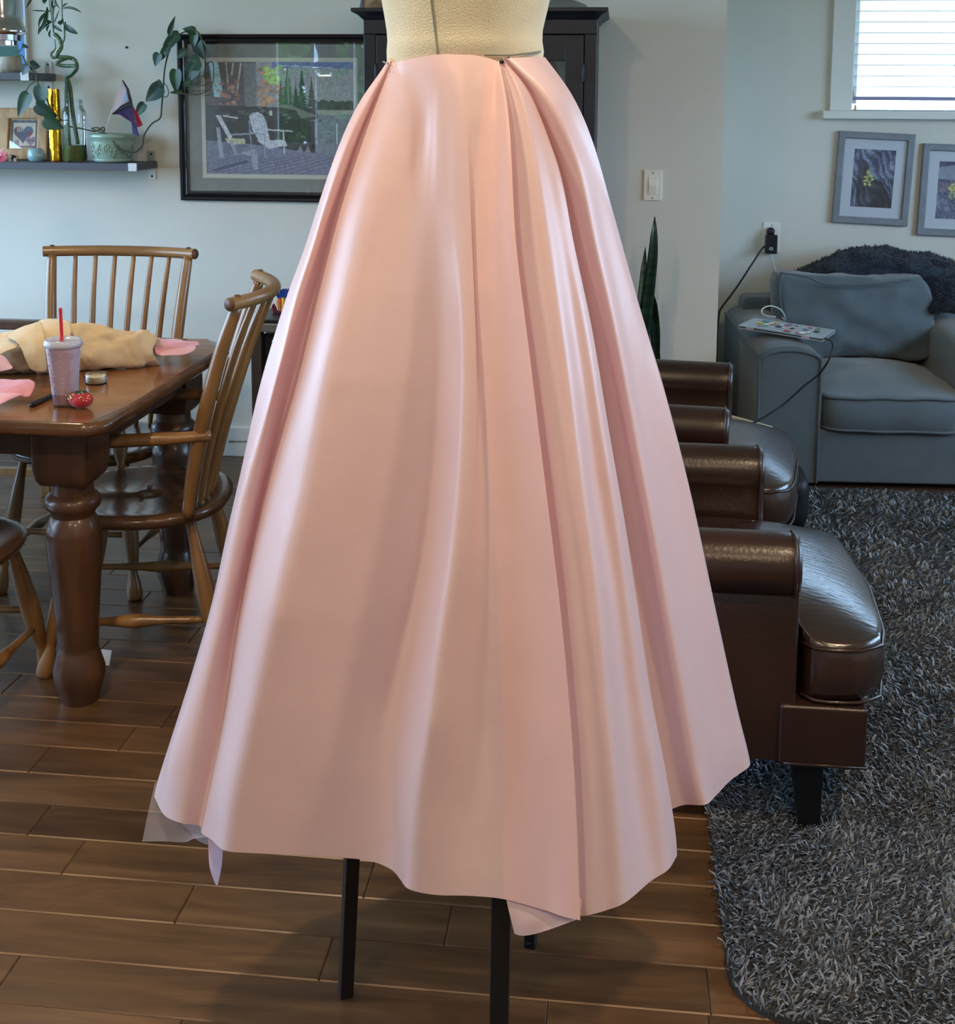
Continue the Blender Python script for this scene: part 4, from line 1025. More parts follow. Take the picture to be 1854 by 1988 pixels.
# ================================================================== SNAKE PLANT
sp = thing('snake_plant', PY(1262, 720, 4.42), 'tall dark green snake plant standing between the skirt and the tan wall', 'plant')
M_sn = mat('snake_leaf', (34, 62, 44), .35, color2=(18, 36, 30), vscale=9, stretch=(1, 1, 5), coat=.2)
M_sn2 = mat('snake_leaf_pale', (96, 104, 74), .5, color2=(54, 70, 48), vscale=12, stretch=(1, 1, 4))
def blade(pts, ws, m_, Y, twist=0):
    L2 = []; n = len(pts)
    P = catmull([PY(x, y, Y+.02*math.sin(i)) for i, (x, y) in enumerate(pts)], 5); W = np.interp(np.linspace(0, n-1, len(P)), range(n), ws)
    rings = []
    for i, p in enumerate(P):
        w_ = max(W[i], .3)*Y/2400/2; a = twist*i/len(P)
        ring = [p+Vector((w_*u*math.cos(a), w_*u*math.sin(a)+.010*(1-u*u)*1.0+.002*s, 0)) for u, s in ((-1, 0), (-.5, -1), (0, -1), (.5, -1), (1, 0), (.5, 1), (0, 1), (-.5, 1))]
        rings.append(ring)
    return MB().loft(rings).build('leaf', m_, sp)
blade([(1246, 760), (1250, 700), (1250, 640), (1258, 575), (1267, 500), (1270, 455), (1271, 421)], [22, 26, 27, 25, 20, 14, 2], M_sn, 4.36, .3)
blade([(1268, 770), (1272, 700), (1272, 640), (1266, 590), (1258, 560), (1255, 540)], [16, 17, 19, 20, 14, 4], M_sn, 4.42, -.3)
blade([(1238, 700), (1244, 600), (1250, 520), (1253, 480)], [18, 18, 12, 1], M_sn2, 4.44, .4)
blade([(1276, 760), (1279, 715), (1279, 660)], [8, 8, 1], M_sn, 4.40)
for k, x in enumerate((1215, 1228, 1256)): blade([(x+6, 780), (x, 690+10*k), (x-4, 560+40*k)], [20, 18, 2], M_sn, 4.46+.02*k)
c = PY(1255, 780, 4.42)
MB().lathe([(0, 0), (.085, 0), (.10, .02), (.12, .26), (.122, .28), (.112, .28), (.108, .25), (0, .25)], (c.x, 4.42, 0), 32).build('pot', mat('pot_white', (210, 205, 195), .5), sp, auto=40)
MB().lathe([(0, .24), (.107, .24), (.107, .255), (0, .262)], (c.x, 4.42, 0), 24).build('soil', mat('soil', (40, 30, 24), .95, bump=.6), sp)
# fill leaf bases down to the soil

# ================================================================== PICTURES
M_print = mat('print_paper', (200, 200, 200), .45, attr='ink')
M_pane = glassmat('picture_glass', (1, 1, 1), 1.6, .015, .035)
def frame(name, label, o, u, v, bars, depth, m_frame, mats_, img, par_group=None, mold=None):
    """o top-left corner on the wall, u/v edge vectors; bars width; mats_: list of (inset, material)"""
    o = Vector(o); u = Vector(u); v = Vector(v); U = u.normalized(); V = v.normalized(); n = U.cross(V).normalized()
    if n.y > 0: n = -n     # towards the room
    t = thing(name, o+(u+v)/2, label, 'picture'); LU, LV = u.length, v.length
    def rect(i, d): return [o+U*i+V*i+n*d, o+u-U*i+V*i+n*d, o+u+v-U*i-V*i+n*d, o+v+U*i-V*i+n*d]
    prof = mold or [(0, 0), (0, depth*.9), (bars*.12, depth), (bars*.9, depth), (bars, depth*.8), (bars, depth*.3)]
    for k in range(4):
        a = [rect(i, d)[k] for i, d in prof]; b = [rect(i, d)[(k+1) % 4] for i, d in prof]
        MB().loft([a, b]).build('frame_bar', m_frame, t, smooth=False)
    for i, (ins, mt, d) in enumerate(mats_):
        r = rect(ins, d); nx = mats_[i+1][0] if i+1 < len(mats_) else None
        if isinstance(mt, str): continue
        r2 = rect(nx, d)
        MB().add(r+r2, [(0, 1, 5, 4), (1, 2, 6, 5), (2, 3, 7, 6), (3, 0, 4, 7)]).build('mat_board', mt, t, smooth=False)
    ins, _, d = mats_[-1]; r = rect(ins, d-.001)
    painted('print', img, r[0], r[1]-r[0], r[3]-r[0], M_print, t)
    r = rect(bars*.6, depth*.62); r2 = rect(bars*.6, depth*.62-.002)
    MB().add(r, [(0, 1, 2, 3)]).build('glass', M_pane, t, smooth=False)
    return t
def lake_print():
    w, h = 300, 228; x0, y0, sx = 285., 530., 300/1195.
    img = np.zeros((h, w, 3)); rs = np.random.RandomState(4)
    T = lambda pts: [((x-x0)*sx, (y-y0)*h/910.) for x, y in pts]
    img[:] = (74, 68, 76)
    P = lambda pts, c, a=1.0: poly(img, T(pts), c, a)
    Ln = lambda p, q, wd, c, a=1.0: line(img, T([p])[0], T([q])[0], wd*sx, c, a)
    B = lambda c, rx, ry, col, a=1.0, seed=0, rag=.4: blob(img, T([c])[0], rx*sx, ry*sx, col, a, seed, rag)
    P([(700, 530), (1480, 530), (1480, 950), (700, 950)], (126, 124, 142)); P([(830, 530), (1480, 530), (1480, 585), (830, 575)], (84, 94, 148)); Ln((880, 560), (1300, 578), 7, (150, 160, 190))
    for k in range(14): B((900+40*k, 600+(k % 3)*12), 40, 26, (108, 128, 128), .5, k)
    P([(600, 540), (700, 540), (720, 900), (610, 890)], (98, 104, 116), .7)
    for a_, b_ in (((460, 540), (480, 760)), ((582, 540), (545, 780)), ((520, 540), (505, 640))): Ln(a_, b_, 13, (142, 138, 146))
    P([(322, 535), (398, 535), (440, 818), (360, 812)], (134, 168, 196)); Ln((398, 535), (440, 818), 5, (60, 80, 110))  # pale blue quad: window reflection in the glass, painted into the print
    for k in range(26): B((400+rs.rand()*150, 690+rs.rand()*190), 26, 18, [(132, 92, 92), (112, 78, 84), (150, 116, 108)][k % 3], .8, k)
    for k in range(34): B((720+rs.rand()*120, 560+rs.rand()*330), 34, 22, [(150, 116, 100), (172, 132, 108), (118, 98, 92)][k % 3], .8, k+40)
    for k in range(16): B((780+rs.rand()*110, 570+rs.rand()*130), 30, 22, [(120, 166, 88), (146, 186, 104)][k % 2], .8, k+80)
    for k in range(14): B((870+rs.rand()*60, 720+rs.rand()*150), 26, 20, [(160, 92, 70), (128, 74, 64)][k % 2], .85, k+120)
    def fir(x, yt, yb, wd, c):
        n = 13
        for i in range(n):
            y = yt+(yb-yt)*i/n; hw = wd*(.12+.88*i/n)*(.8+.4*rs.rand()); P([(x, y-20), (x+hw, y+34), (x+hw*.3, y+26), (x-hw*.3, y+26), (x-hw, y+32)], c)
    fir(955, 575, 870, 58, (50, 72, 70)); fir(1068, 590, 900, 62, (42, 60, 60)); fir(1145, 640, 880, 40, (52, 62, 66)); fir(1020, 700, 900, 40, (40, 56, 56)); fir(900, 660, 880, 34, (56, 76, 66))
    Ln((958, 600), (958, 860), 7, (110, 120, 120))
    P([(1150, 860)]+[(1150+22*k, 850-rs.rand()*22) for k in range(16)]+[(1480, 918), (1150, 915)], (56, 58, 64))
    P([(1130, 915), (1480, 915), (1480, 950), (1130, 950)], (128, 128, 132)); P([(1000, 950), (1480, 950), (1480, 1300), (1000, 1290)], (100, 104, 124))
    P([(285, 880), (1180, 900), (1200, 985), (1060, 1010), (1000, 1230), (285, 1240)], (46, 46, 54))
    for k in range(60): B((420+rs.rand()*600, 890+rs.rand()*130), 24, 14, [(66, 68, 76), (54, 56, 60), (90, 92, 96), (34, 34, 40)][k % 4], .8, k+200)
    P([(840, 880), (960, 870), (1190, 960), (1060, 985), (1020, 920)], (92, 96, 98))
    P([(790, 1000), (1060, 985), (1165, 1010), (1170, 1275), (1140, 1270), (1110, 1200), (1080, 1265), (1050, 1200), (1020, 1255), (790, 1200)], (38, 38, 46))
    P([(285, 1165), (760, 1205), (1010, 1240), (1480, 1300), (1480, 1440), (285, 1440)], (96, 97, 128))
    for k in range(20): Ln((1520-95*k, 1295), (1020-120*k, 1445), 5, (66, 68, 96))
    P([(285, 1165), (640, 1205), (560, 1270), (285, 1290)], (84, 86, 112), .6)
    lav = (158, 160, 184); lv2 = (120, 124, 152)
    P([(640, 965), (672, 938), (715, 934), (752, 955), (778, 1010), (806, 1165), (715, 1165), (665, 1075)], lav)
    for k in range(5): Ln((662+22*k, 945), (712+17*k, 1160), 3, (112, 116, 146))
    P([(700, 1165), (925, 1155), (946, 1205), (870, 1215), (800, 1232)], lav); Ln((780, 1075), (990, 1086), 12, lav); Ln((640, 1000), (665, 1380), 9, lv2)
    Ln((915, 1090), (922, 1272), 10, lav); Ln((762, 1110), (765, 1305), 9, lv2); Ln((640, 1095), (765, 1115), 10, lv2); Ln((470, 1120), (700, 1105), 12, lv2)
    P([(368, 960), (408, 960), (502, 1142), (470, 1152)], lav); P([(370, 1060), (400, 1060), (430, 1310), (395, 1310)], lv2); P([(560, 1270), (700, 1230), (705, 1400), (665, 1400), (660, 1290)], lv2)
    P([(440, 1150), (600, 1150), (610, 1190), (520, 1200), (460, 1185)], (150, 152, 140)); P([(320, 1405), (630, 1320), (620, 1345), (360, 1420)], (60, 62, 90)); P([(500, 1160), (540, 1280), (520, 1285), (480, 1180)], lv2)
    Ln((430, 965), (550, 985), 9, (210, 220, 232)); Ln((1345, 1020), (1345, 1190), 8, (190, 196, 208)); Ln((815, 920), (818, 960), 20, (170, 180, 170)); P([(1130, 1005), (1165, 1000), (1155, 1018)], (30, 30, 36)); P([(1190, 992), (1220, 990), (1215, 1002)], (30, 30, 36))
    img *= (.82+.36*fbm((h, w), [(60, 80, 1), (114, 150, 1)], rs))[..., None]
    return np.clip(18+img*1.22*np.array([1.02, 1.04, .95]), 0, 255)
tl = PY(341, 66, WALLY-.03); bl_ = PY(350, 389, WALLY-.03); tr_ = PY(736, 70, WALLY-.03)
uw = tr_.x-tl.x; vh = tl.z-bl_.z
Mfr = mat('frame_black', (20, 18, 26), .3, coat=.3)
Mmg = mat('mat_grey', (140, 144, 140), .8, var=.05, vscale=30); Mmw = mat('mat_cream', (206, 206, 192), .8)
S1 = WALLY/2400
frame('framed_picture', 'large black framed lakeside print in a grey mat, left of the black cabinet', (tl.x, WALLY, tl.z), (uw, 0, 0), (0, 0, -vh), .037, .03, Mfr,
      [(.034, Mmg, .012), (.099-.012, Mmw, .0115), (.103, 'p', .011)], lake_print(), mold=[(0, 0), (0, .022), (.005, .026), (.012, .024), (.018, .017), (.026, .020), (.034, .018), (.037, .012), (.037, .006)])
def rock_print(seed, leafpos):
    w, h = 90, 112; rs = np.random.RandomState(seed); yy, xx = np.mgrid[0:h, 0:w]/100.0
    n1 = fbm((h*2, w*2), [(6, 6, 1), (14, 14, .7)], rs)[:h, :w]
    s_ = np.sin((xx*1.0-yy*.62)*38+n1*14)*.5+.5 if seed % 2 else fbm((h, w), [(30, 16, 1), (60, 40, .8)], rs)
    fine = fbm((h, w), [(50, 60, 1), (100, 90, .7)], rs)
    v = np.clip(s_*.45+fine*.75-.25+(n1-.5)*.9, 0, 1)
    img = np.array([30, 38, 62])+(np.array([150, 160, 182])-np.array([30, 38, 62]))*v[..., None]
    if seed % 2: m = ((xx*1.1-yy*.9+.25+(n1-.5)*.3) < .28) & ((xx-.1) > 0); img[m] *= .55; poly(img, [(12, 26), (24, 26), (26, 46), (10, 46)], (50, 56, 74), .8)
    else: poly(img, [(0, 12), (30, 8), (60, 2), (89, 4), (89, 40), (0, 34)], (128, 136, 150), .75); img[40:60] = img[40:60]*.6+np.array([128, 96, 104])*.4
    cx, cy = leafpos
    for k in range(34):
        a = rs.rand()*2*PI; r = rs.rand()**.6; y = cy+r*math.sin(a)*16; x = cx+r*math.cos(a)*(5+.45*(y-cy+16)*.6); blob(img, (x, y), 3.4, 2.6, [(150, 154, 76), (178, 176, 84), (112, 122, 84), (138, 146, 140)][k % 4], .9, k, .4, 9)
    return np.clip(img*1.25+8, 0, 255)
Mfs = mat('frame_silver', (128, 134, 142), .45, .15, var=.08, vscale=20); Mmb = mat('mat_white', (206, 214, 226), .8)
for px, py, rot, sd, lp, lab in ((1694, 346.5, 2.3, 1, (36, 56), 'grey framed print of a yellow leafed plant on rocks, directly under the window'), (1858, 370, 1.6, 2, (34, 56), 'grey framed print cut off by the right photo edge, hung slightly lower')):
    c = PY(px, py, LIVY); k = (c-Vector((0, 0, CAMH))).length; pw = 148.5*LIVY/2400*1.005; ph = 178.5*LIVY/2400
    pw = (PY(px+74, py, LIVY)-PY(px-74, py, LIVY)).x; ph = (PY(px, py-89, LIVY)-PY(px, py+89, LIVY)).z
    a = math.radians(-rot); U = Vector((math.cos(a), 0, math.sin(a))); V = Vector((math.sin(a), 0, -math.cos(a)))
    o = Vector((c.x, LIVY, c.z))-U*pw/2-V*ph/2
    frame('framed_picture', lab, o, U*pw, V*ph, .030, .022, Mfs, [(.026, Mmb, .010), (.074, 'p', .009)], rock_print(sd, lp))

# ================================================================== BLACK CABINET (ARMOIRE)
AY = 4.20; M_arm = mat('cabinet_black', (30, 32, 42), .42, var=.15, vscale=12, bump=.1, bscale=30)
Xa = PY(706, 120, AY).x; Xb = PY(1158, 120, AY).x; zt = PY(900, 14, AY-.04).z
am = thing('display_cabinet', ((Xa+Xb)/2, 4.38, 0), 'tall black wooden cabinet with a crown moulding and glazed doors behind the dress form', 'cabinet')
AB = WALLY-.012
zl = lambda py: PY(900, py, AY).z
MB().loft([[(Xa-i, AY-i, z), (Xb+i, AY-i, z), (Xb+i, AB, z), (Xa-i, AB, z)] for i, z in ((.0, zl(38)), (.004, zl(36)), (.008, zl(34)), (.014, zl(30)), (.026, zl(26)), (.032, zl(24)), (.036, zl(23)), (.036, zt-.001), (.032, zt))]).build('crown_moulding', M_arm, am, smooth=False)
MB().box((Xa, AY, zl(66)), (Xb, AB, zl(38))).build('frieze', M_arm, am, bevel=.002)
for a, b in (((Xa, AY+.0, .06), (Xa+.042, AB, zl(66))), ((Xb-.042, AY, .06), (Xb, AB, zl(66)))): MB().box(a, b).build('side_panel', M_arm, am, bevel=.003)
MB().box((Xa+.04, AB-.02, .06), (Xb-.04, AB, zl(66))).build('back_panel', M_arm, am, smooth=False)
MB().box((Xa, AY, .0), (Xb, AB, .06)).build('plinth', M_arm, am, bevel=.003)
for z in (.35, .70, 1.05, 1.38): MB().box((Xa+.042, AY+.03, z-.009), (Xb-.042, AB-.02, z+.009)).build('shelf', M_arm, am, smooth=False)
xm = (Xa+Xb)/2
for s, (d0, d1) in ((-1, (Xa+.044, xm-.001)), (1, (xm+.001, Xb-.044))):
    zt_, z0_ = zl(68), .07; st = (PY(1137, 150, AY).x-PY(1112, 150, AY).x)+.018; zg = zl(118)
    d = MB().box((d0, AY-.006, z0_), (d0+st, AY+.018, zt_)).box((d1-st, AY-.006, z0_), (d1, AY+.018, zt_)).box((d0+st, AY-.006, zg), (d1-st, AY+.018, zt_)).box((d0+st, AY-.006, z0_), (d1-st, AY+.018, z0_+.09)).box((d0+st, AY-.006, .75), (d1-st, AY+.018, .80))
    d = d.build('door', M_arm, am, bevel=.002)
    MB().box((d0+st, AY+.004, z0_+.09), (d1-st, AY+.008, zg)).build('pane', glassmat('cabinet_glass', (.75, .78, .80), 1.5, .02, .06), d, smooth=False)
    MB().ball(((d1-.02 if s < 0 else d0+.02), AY-.02, .95), .011, 12, 8).build('knob', Msteel, d)
    hx = d0-.001 if s < 0 else d1+.001
    for z in (zl(142), .30): MB().lathe([(.0035, -.03), (.0045, -.028), (.0045, .028), (.0035, .03), (0, .033)], (hx, AY-.008, z), 8).build('hinge', M_arm, d)
# on top
c0 = PY(706, 12, AY+.1); c1 = PY(742, 12, AY+.1)
bxo = thing('wooden_box', ((c0.x+c1.x)/2+.03, AY+.13, zt), 'small patterned wooden box on the left end of the black cabinet top', 'box')
MB().box((c0.x+.008, AY+.05, zt), (c0.x+.12, AY+.20, zt+.075)).build('box_body', mat('box_wood', (176, 150, 118), .6, color2=(120, 92, 66), vscale=30), bxo, bevel=.003)
MB().add([(c0.x-.004, AY+.045, zt), (c0.x+.008, AY+.045, zt), (c0.x+.008, AY+.2, zt+.08), (c0.x-.004, AY+.2, zt+.08), (c0.x+.008, AY+.045, zt+.06), (c0.x+.003, AY+.06, zt+.06)], [(0, 1, 4, 5), (0, 5, 3), (1, 2, 4)]).build('side_label', mat('box_label', (98, 108, 120), .6), bxo, smooth=False)
c = PY(1092, 12, AY+.1)
o = MB().lathe([(0, 0), (.085, 0), (.088, .008), (.075, .02), (.050, .033), (.025, .042), (0, .045)], (c.x, AY+.14, zt), 28, 1, .8).build('grey_stone', mat('grey_stone', (120, 124, 122), .8, var=.1, bump=.4), None); warp(o.data, .006, 20)
o.name = 'stone'; tag(o, 'low grey domed stone on the right end of the black cabinet top', 'stone')

# ================================================================== SIDE CABINET WITH YARN
CY = 3.86; x0 = PY(484, 632, CY).x; ztp = PY(500, 628, CY).z; ztb = PY(500, 645, CY).z
sc_ = thing('side_cabinet', (x0+.25, CY+.2, 0), 'dark side cabinet with a steel edged top between the curved chair and the skirt', 'cabinet')
MB().box((x0-.004, CY, ztb), (x0+.55, CY+.33, ztp)).build('top', mat('steel_edge', (150, 148, 146), .35, .7, var=.1, vscale=6), sc_, bevel=.003)
Mdw = mat('dark_wood', (58, 50, 46), .6, var=.2, vscale=8, stretch=(4, 4, 1))
for x, y in ((x0+.002, CY+.004), (x0+.002, CY+.29), (x0+.51, CY+.004), (x0+.51, CY+.29)): MB().box((x, y, 0), (x+.036, y+.036, ztb)).build('leg', Mdw, sc_, bevel=.003)
MB().box((x0+.038, CY+.03, .05), (x0+.51, CY+.32, ztb-.01)).build('body', mat('dark_panel', (30, 34, 42), .35, coat=.3), sc_, bevel=.004)
for z in (.36, ): MB().box((x0+.038, CY+.012, z-.008), (x0+.51, CY+.03, z+.008)).build('rail', Mdw, sc_, smooth=False)
MB().lathe([(.018, 0), (.022, .004), (.018, .008)], (x0+.085, CY+.03, ztb-.04), 16, axis=(0, -1, 0)).build('latch', Msteel, sc_)
# black slab (tablet) on it
q = [PY(483, 624, CY+.01), PY(640, 626, CY+.01)]
zs_ = ztp
sl_ = thing('black_slab', (x0+.2, CY+.15, zs_), 'flat matt black board lying on the side cabinet under the yarn', 'board')
MB().box((x0+.003, CY+.008, zs_), (x0+.40, CY+.25, zs_+.012)).build('panel', mat('slab_black', (30, 32, 38), .35), sl_, bevel=.003)
for y in (.03, .05): MB().lathe([(.003, 0), (.003, .001), (0, .001)], (x0+.02, CY+y, zs_+.012), 8).build('rivet', M_dleg, sl_)
def skein(px, py, Y, r, cols, label, n=9):
    c = PY(px, py, Y); t = thing('yarn_skein', c, label, 'yarn', 'yarn skeins on the side cabinet')
    for k in range(n):
        u = (k+.5)/n*2-1; x = c.x+u*r*1.25; rr_ = r*math.sqrt(max(.1, 1-.75*u*u)); 
        pts = [(x+.004*math.sin(a*2+k), c.y+rr_*.8*math.cos(a), c.z+rr_*.72*math.sin(a)) for a in [2*PI*i/20 for i in range(21)]]
        MB().tube(pts, r*1.25/n*1.35, 8, cap=False).build('strand', mat('yarn_%02x%02x%02x' % cols[k % len(cols)], cols[k % len(cols)], .95, bump=.6, bscale=300), t)
    return t
skein(556, 601, 4.02, .034, [(112, 30, 56), (96, 24, 50)], 'maroon yarn skein at the bottom of the pile on the side cabinet', 10)
skein(560, 592, 3.98, .030, [(228, 204, 150), (206, 88, 60), (232, 186, 70), (214, 196, 90), (200, 150, 60)], 'cream, orange and yellow variegated yarn skein in the middle of the pile', 8)
skein(562, 575, 4.00, .030, [(28, 52, 132), (34, 62, 148)], 'royal blue yarn skein on top of the pile on the side cabinet', 10)

# ================================================================== WALL SHELVES
M_shelf = mat('shelf_dark', (84, 84, 92), .55, var=.06, vscale=6, stretch=(1, 8, 8)); M_br = mat('bracket_steel', (186, 184, 180), .35, .7); M_cap = mat('bracket_cap', (222, 222, 224), .4)
SY = WALLY-.20
def wshelf(label, pxf, py_top, py_bot, pxcap, brk):
    c = PY(pxf, py_top, SY); b = PY(pxf, py_bot, SY); x1 = c.x; z1, z0 = c.z, b.z
    t = thing('wall_shelf', (x1-.5, WALLY-.1, z0), label, 'shelf')
    MB().box((XL+.3, SY, z0), (x1, WALLY, z1)).build('board', M_shelf, t, bevel=.001)
    k = PY(pxcap, (py_top+py_bot)/2, SY); hz_ = (z1-z0)
    MB().box((k.x-.0165, SY-.006, z0-.003), (k.x+.0165, SY+.0, z1+.002)).build('bracket_cap', M_cap, t, bevel=.0015)
    # bracket: vertical wall plate
    e = PY(brk[0], (brk[2]+brk[3])/2, WALLY-.004); zt_ = PY(brk[0], brk[2], WALLY-.004).z; zb_ = PY(brk[0], brk[3], WALLY-.004).z
    w_ = (PY(brk[1], brk[2], WALLY).x-PY(brk[0], brk[2], WALLY).x)
    MB().box((e.x, WALLY-.005, z1), (e.x+w_, WALLY, zt_)).build('wall_plate', M_br, t, bevel=.002); MB().box((e.x, WALLY-.005, zb_), (e.x+w_, WALLY, z0)).build('wall_plate', M_cap, t, bevel=.002)
    MB().box((e.x, SY+.005, z0-.004), (e.x+w_, WALLY-.004, z0-.0005)).build('strap', M_br, t, bevel=.001)
    for z in (zt_-.012, zb_+.012): MB().lathe([(0, 0), (.005, 0), (.004, .002), (0, .002)], (e.x+w_/2, WALLY-.005, z), 10, axis=(0, -1, 0)).build('screw', MATS['screw'], t)
    return x1, z1, z0
lx1, lz, lz0 = wshelf('lower grey wall shelf holding the bamboo and the planter', 267, 318, 331, 258, (287, 302, 293, 348))
ux1, uz, uz0 = wshelf('upper grey wall shelf holding the beige pot', 61, 141, 155, 49, (86, 101, 119, 175))
# wooden frame with patchwork heart
def heart_print():
    w, h = 60, 62; img = np.zeros((h, w, 3)); img[:] = (214, 196, 172)
    img[:6] = (58, 62, 74); img[-5:] = (132, 70, 76); img[:, :5] = (92, 112, 122); img[:, -5:] = (62, 86, 82)
    for k in range(12):
        img[:6, 10+k*4:12+k*4] = (60, 64, 76); poly(img, [(11+k*3.5, 2), (13+k*3.5, 2), (13+k*3.5, 4), (11+k*3.5, 4)], (150, 150, 150) if k % 4 else (58, 62, 74))
    def hp(cx, cy, s): return [(cx+s*16*math.sin(t)**3/16, cy-s*(13*math.cos(t)-5*math.cos(2*t)-2*math.cos(3*t)-math.cos(4*t))/16) for t in [2*PI*i/40 for i in range(40)]]
    H = hp(28, 30, 22); poly(img, H, (78, 98, 118))
    m = np.zeros_like(img); poly(m, H, (1, 1, 1)); M = m[..., 0] > 0
    yy, xx = np.mgrid[0:h, 0:w]
    A = M & (xx < 27) & (yy < 26); img[A] = (210, 190, 160); img[A & (xx % 4 < 2)] = (52, 44, 52)
    B_ = M & (yy >= 26) & (xx < 32); img[B_] = (40, 48, 74); img[B_ & (xx % 3 == 0) & (yy % 3 == 0)] = (170, 178, 196)
    C_ = M & (xx >= 32) & (yy >= 24); img[C_] = (118, 62, 86); D = M & (xx < 14); img[D] = (112, 50, 70)
    E = hp(45, 46, 12); poly(img, E, (160, 118, 132)); poly(img, [(36, 44), (54, 44), (53, 46), (37, 46)], (96, 60, 84)); poly(img, [(9, 44), (19, 44), (19, 56), (9, 56)], (158, 112, 116))
    return img
sx = PY(0, 262, WALLY-.04); fx0, fx1 = PY(-4, 262, WALLY-.05).x, PY(91, 262, WALLY-.05).x; zT = PY(45, 211, WALLY-.03).z
M_oak = mat('oak', (196, 156, 108), .5, color2=(170, 126, 80), vscale=6, stretch=(8, 8, 1.2))
hf = frame('framed_picture', 'small light wooden frame with a patchwork heart, standing on the lower shelf', (fx0, WALLY-.012, zT), (fx1-fx0, 0, 0), (0, -.035, lz-zT+.002), .042, .018, M_oak, [(.040, mat('mat_tan', (214, 196, 170), .8), .006), (.046, 'p', .0055)], heart_print())
# gold tube
def at(px, py, Y): return PY(px, py, Y)
gy = WALLY-.12; g0 = at(110, 318, gy); gr = (at(118, 250, gy).x-at(96, 250, gy).x)/2
gt = thing('gold_tube', (g0.x, gy, lz), 'shiny gold foil wrapped tube standing between wooden frame and bamboo bottle', 'tube')
gtop = at(104, 173, gy)
MB().loft([[(c.x+gr*s*math.cos(a), gy+gr*s*math.sin(a), c.z) for a in [2*PI*i/28 for i in range(28)]] for c, s in ((Vector((g0.x, gy, lz+.001)), 1), (Vector((g0.x, gy, lz+.02)), 1), (gtop-Vector((0, 0, .01)), 1), (gtop, .98))]).build('body', mat('gold_foil', (226, 170, 40), .2, .95, bump=.5, bscale=22), gt, auto=50)
MB().loft([[(c.x+gr*1.02*math.cos(a), gy+gr*1.02*math.sin(a), c.z) for a in [2*PI*i/28 for i in range(28)]] for c in (Vector((g0.x, gy, lz)), Vector((g0.x, gy, lz+.008)))]).build('end_cap', mat('gold_cap', (150, 96, 40), .35, .8), gt)
# teal pot
tc_ = at(71, 318, WALLY-.13); tp = thing('small_pot', (tc_.x, WALLY-.13, lz), 'tiny round pale blue glazed pot on the lower shelf before the wooden frame', 'pot')
MB().lathe([(0, 0), (.020, 0), (.027, .004), (.0325, .018), (.032, .030), (.026, .044), (.020, .0505), (.016, .051), (.015, .047), (.018, .03), (0, .02)], (tc_.x, WALLY-.13, lz), 32).build('body', mat('glaze_blue', (150, 186, 194), .25, color2=(132, 160, 160), vscale=14, coat=.4), tp)
# cow figurine
cc = at(23, 317, WALLY-.15); cw = thing('cow_figurine', (cc.x, WALLY-.15, lz), 'tiny black and white animal figurine on the lower shelf', 'figurine')
Mw = mat('fig_white', (232, 228, 222), .5); Mb2 = mat('fig_black', (30, 26, 28), .5)
X, Yc_, Z = cc.x, WALLY-.15, lz
MB().ball((X+.005, Yc_, Z+.017), .009, 12, 8, 1.5, .9, .9).build('body', Mb2, cw); MB().ball((X-.010, Yc_-.003, Z+.019), .0078, 12, 8, 1, 1, 1.05).build('head', Mw, cw)
for s in (-1, 1): MB().ball((X-.010+s*.008, Yc_-.001, Z+.024), .003, 8, 6, 1.2, .7, 1).build('ear', Mb2, cw); MB().ball((X-.010+s*.0035, Yc_-.010, Z+.020), .0015, 8, 5).build('eye', Mb2, cw)
for dx, dy in ((-.007, -.004), (-.005, .005), (.013, -.004), (.013, .005)): MB().rod((X+dx, Yc_+dy, Z), (X+dx, Yc_+dy, Z+.014), [(0, .003), (.2, .0028), (1, .003)], 8).build('leg', Mw, cw)
MB().tube([(X+.018, Yc_, Z+.022), (X+.024, Yc_, Z+.020), (X+.025, Yc_, Z+.012)], .0014, 6).build('tail', Mb2, cw)
MB().ball((X-.001, Yc_-.005, Z+.018), .006, 10, 6, 1, .7, 1).build('patch', Mw, cw)
# pink paper bird
cp = at(0, 312, WALLY-.16); bp_ = thing('paper_crane', (cp.x, WALLY-.16, lz), 'pink folded paper bird on the lower shelf, cut off by the left edge', 'paper bird')
M_pp = mat('paper_pink', (226, 92, 112), .6, transl=.1); M_pp2 = mat('paper_peach', (232, 150, 140), .6, transl=.1)
def tri(pts, m_, nm='paper_fold'):
    p = [PY(*q) for q in pts]; th = Vector((0, .0012, 0)); n = len(p)
    MB().loft([[q for q in p], [q+th for q in p]]).build(nm, m_, bp_, smooth=False)
tri([(-22, 300, WALLY-.15), (8, 286, WALLY-.16), (2, 298, WALLY-.17), (-18, 312, WALLY-.16)], M_pp2); tri([(-20, 300, WALLY-.17), (15, 295, WALLY-.18), (10, 303, WALLY-.18), (12, 311, WALLY-.175), (2, 316, WALLY-.17), (-18, 316, WALLY-.17)], M_pp); tri([(-10, 292, WALLY-.16), (4, 300, WALLY-.18), (-4, 308, WALLY-.18)], M_pp2)

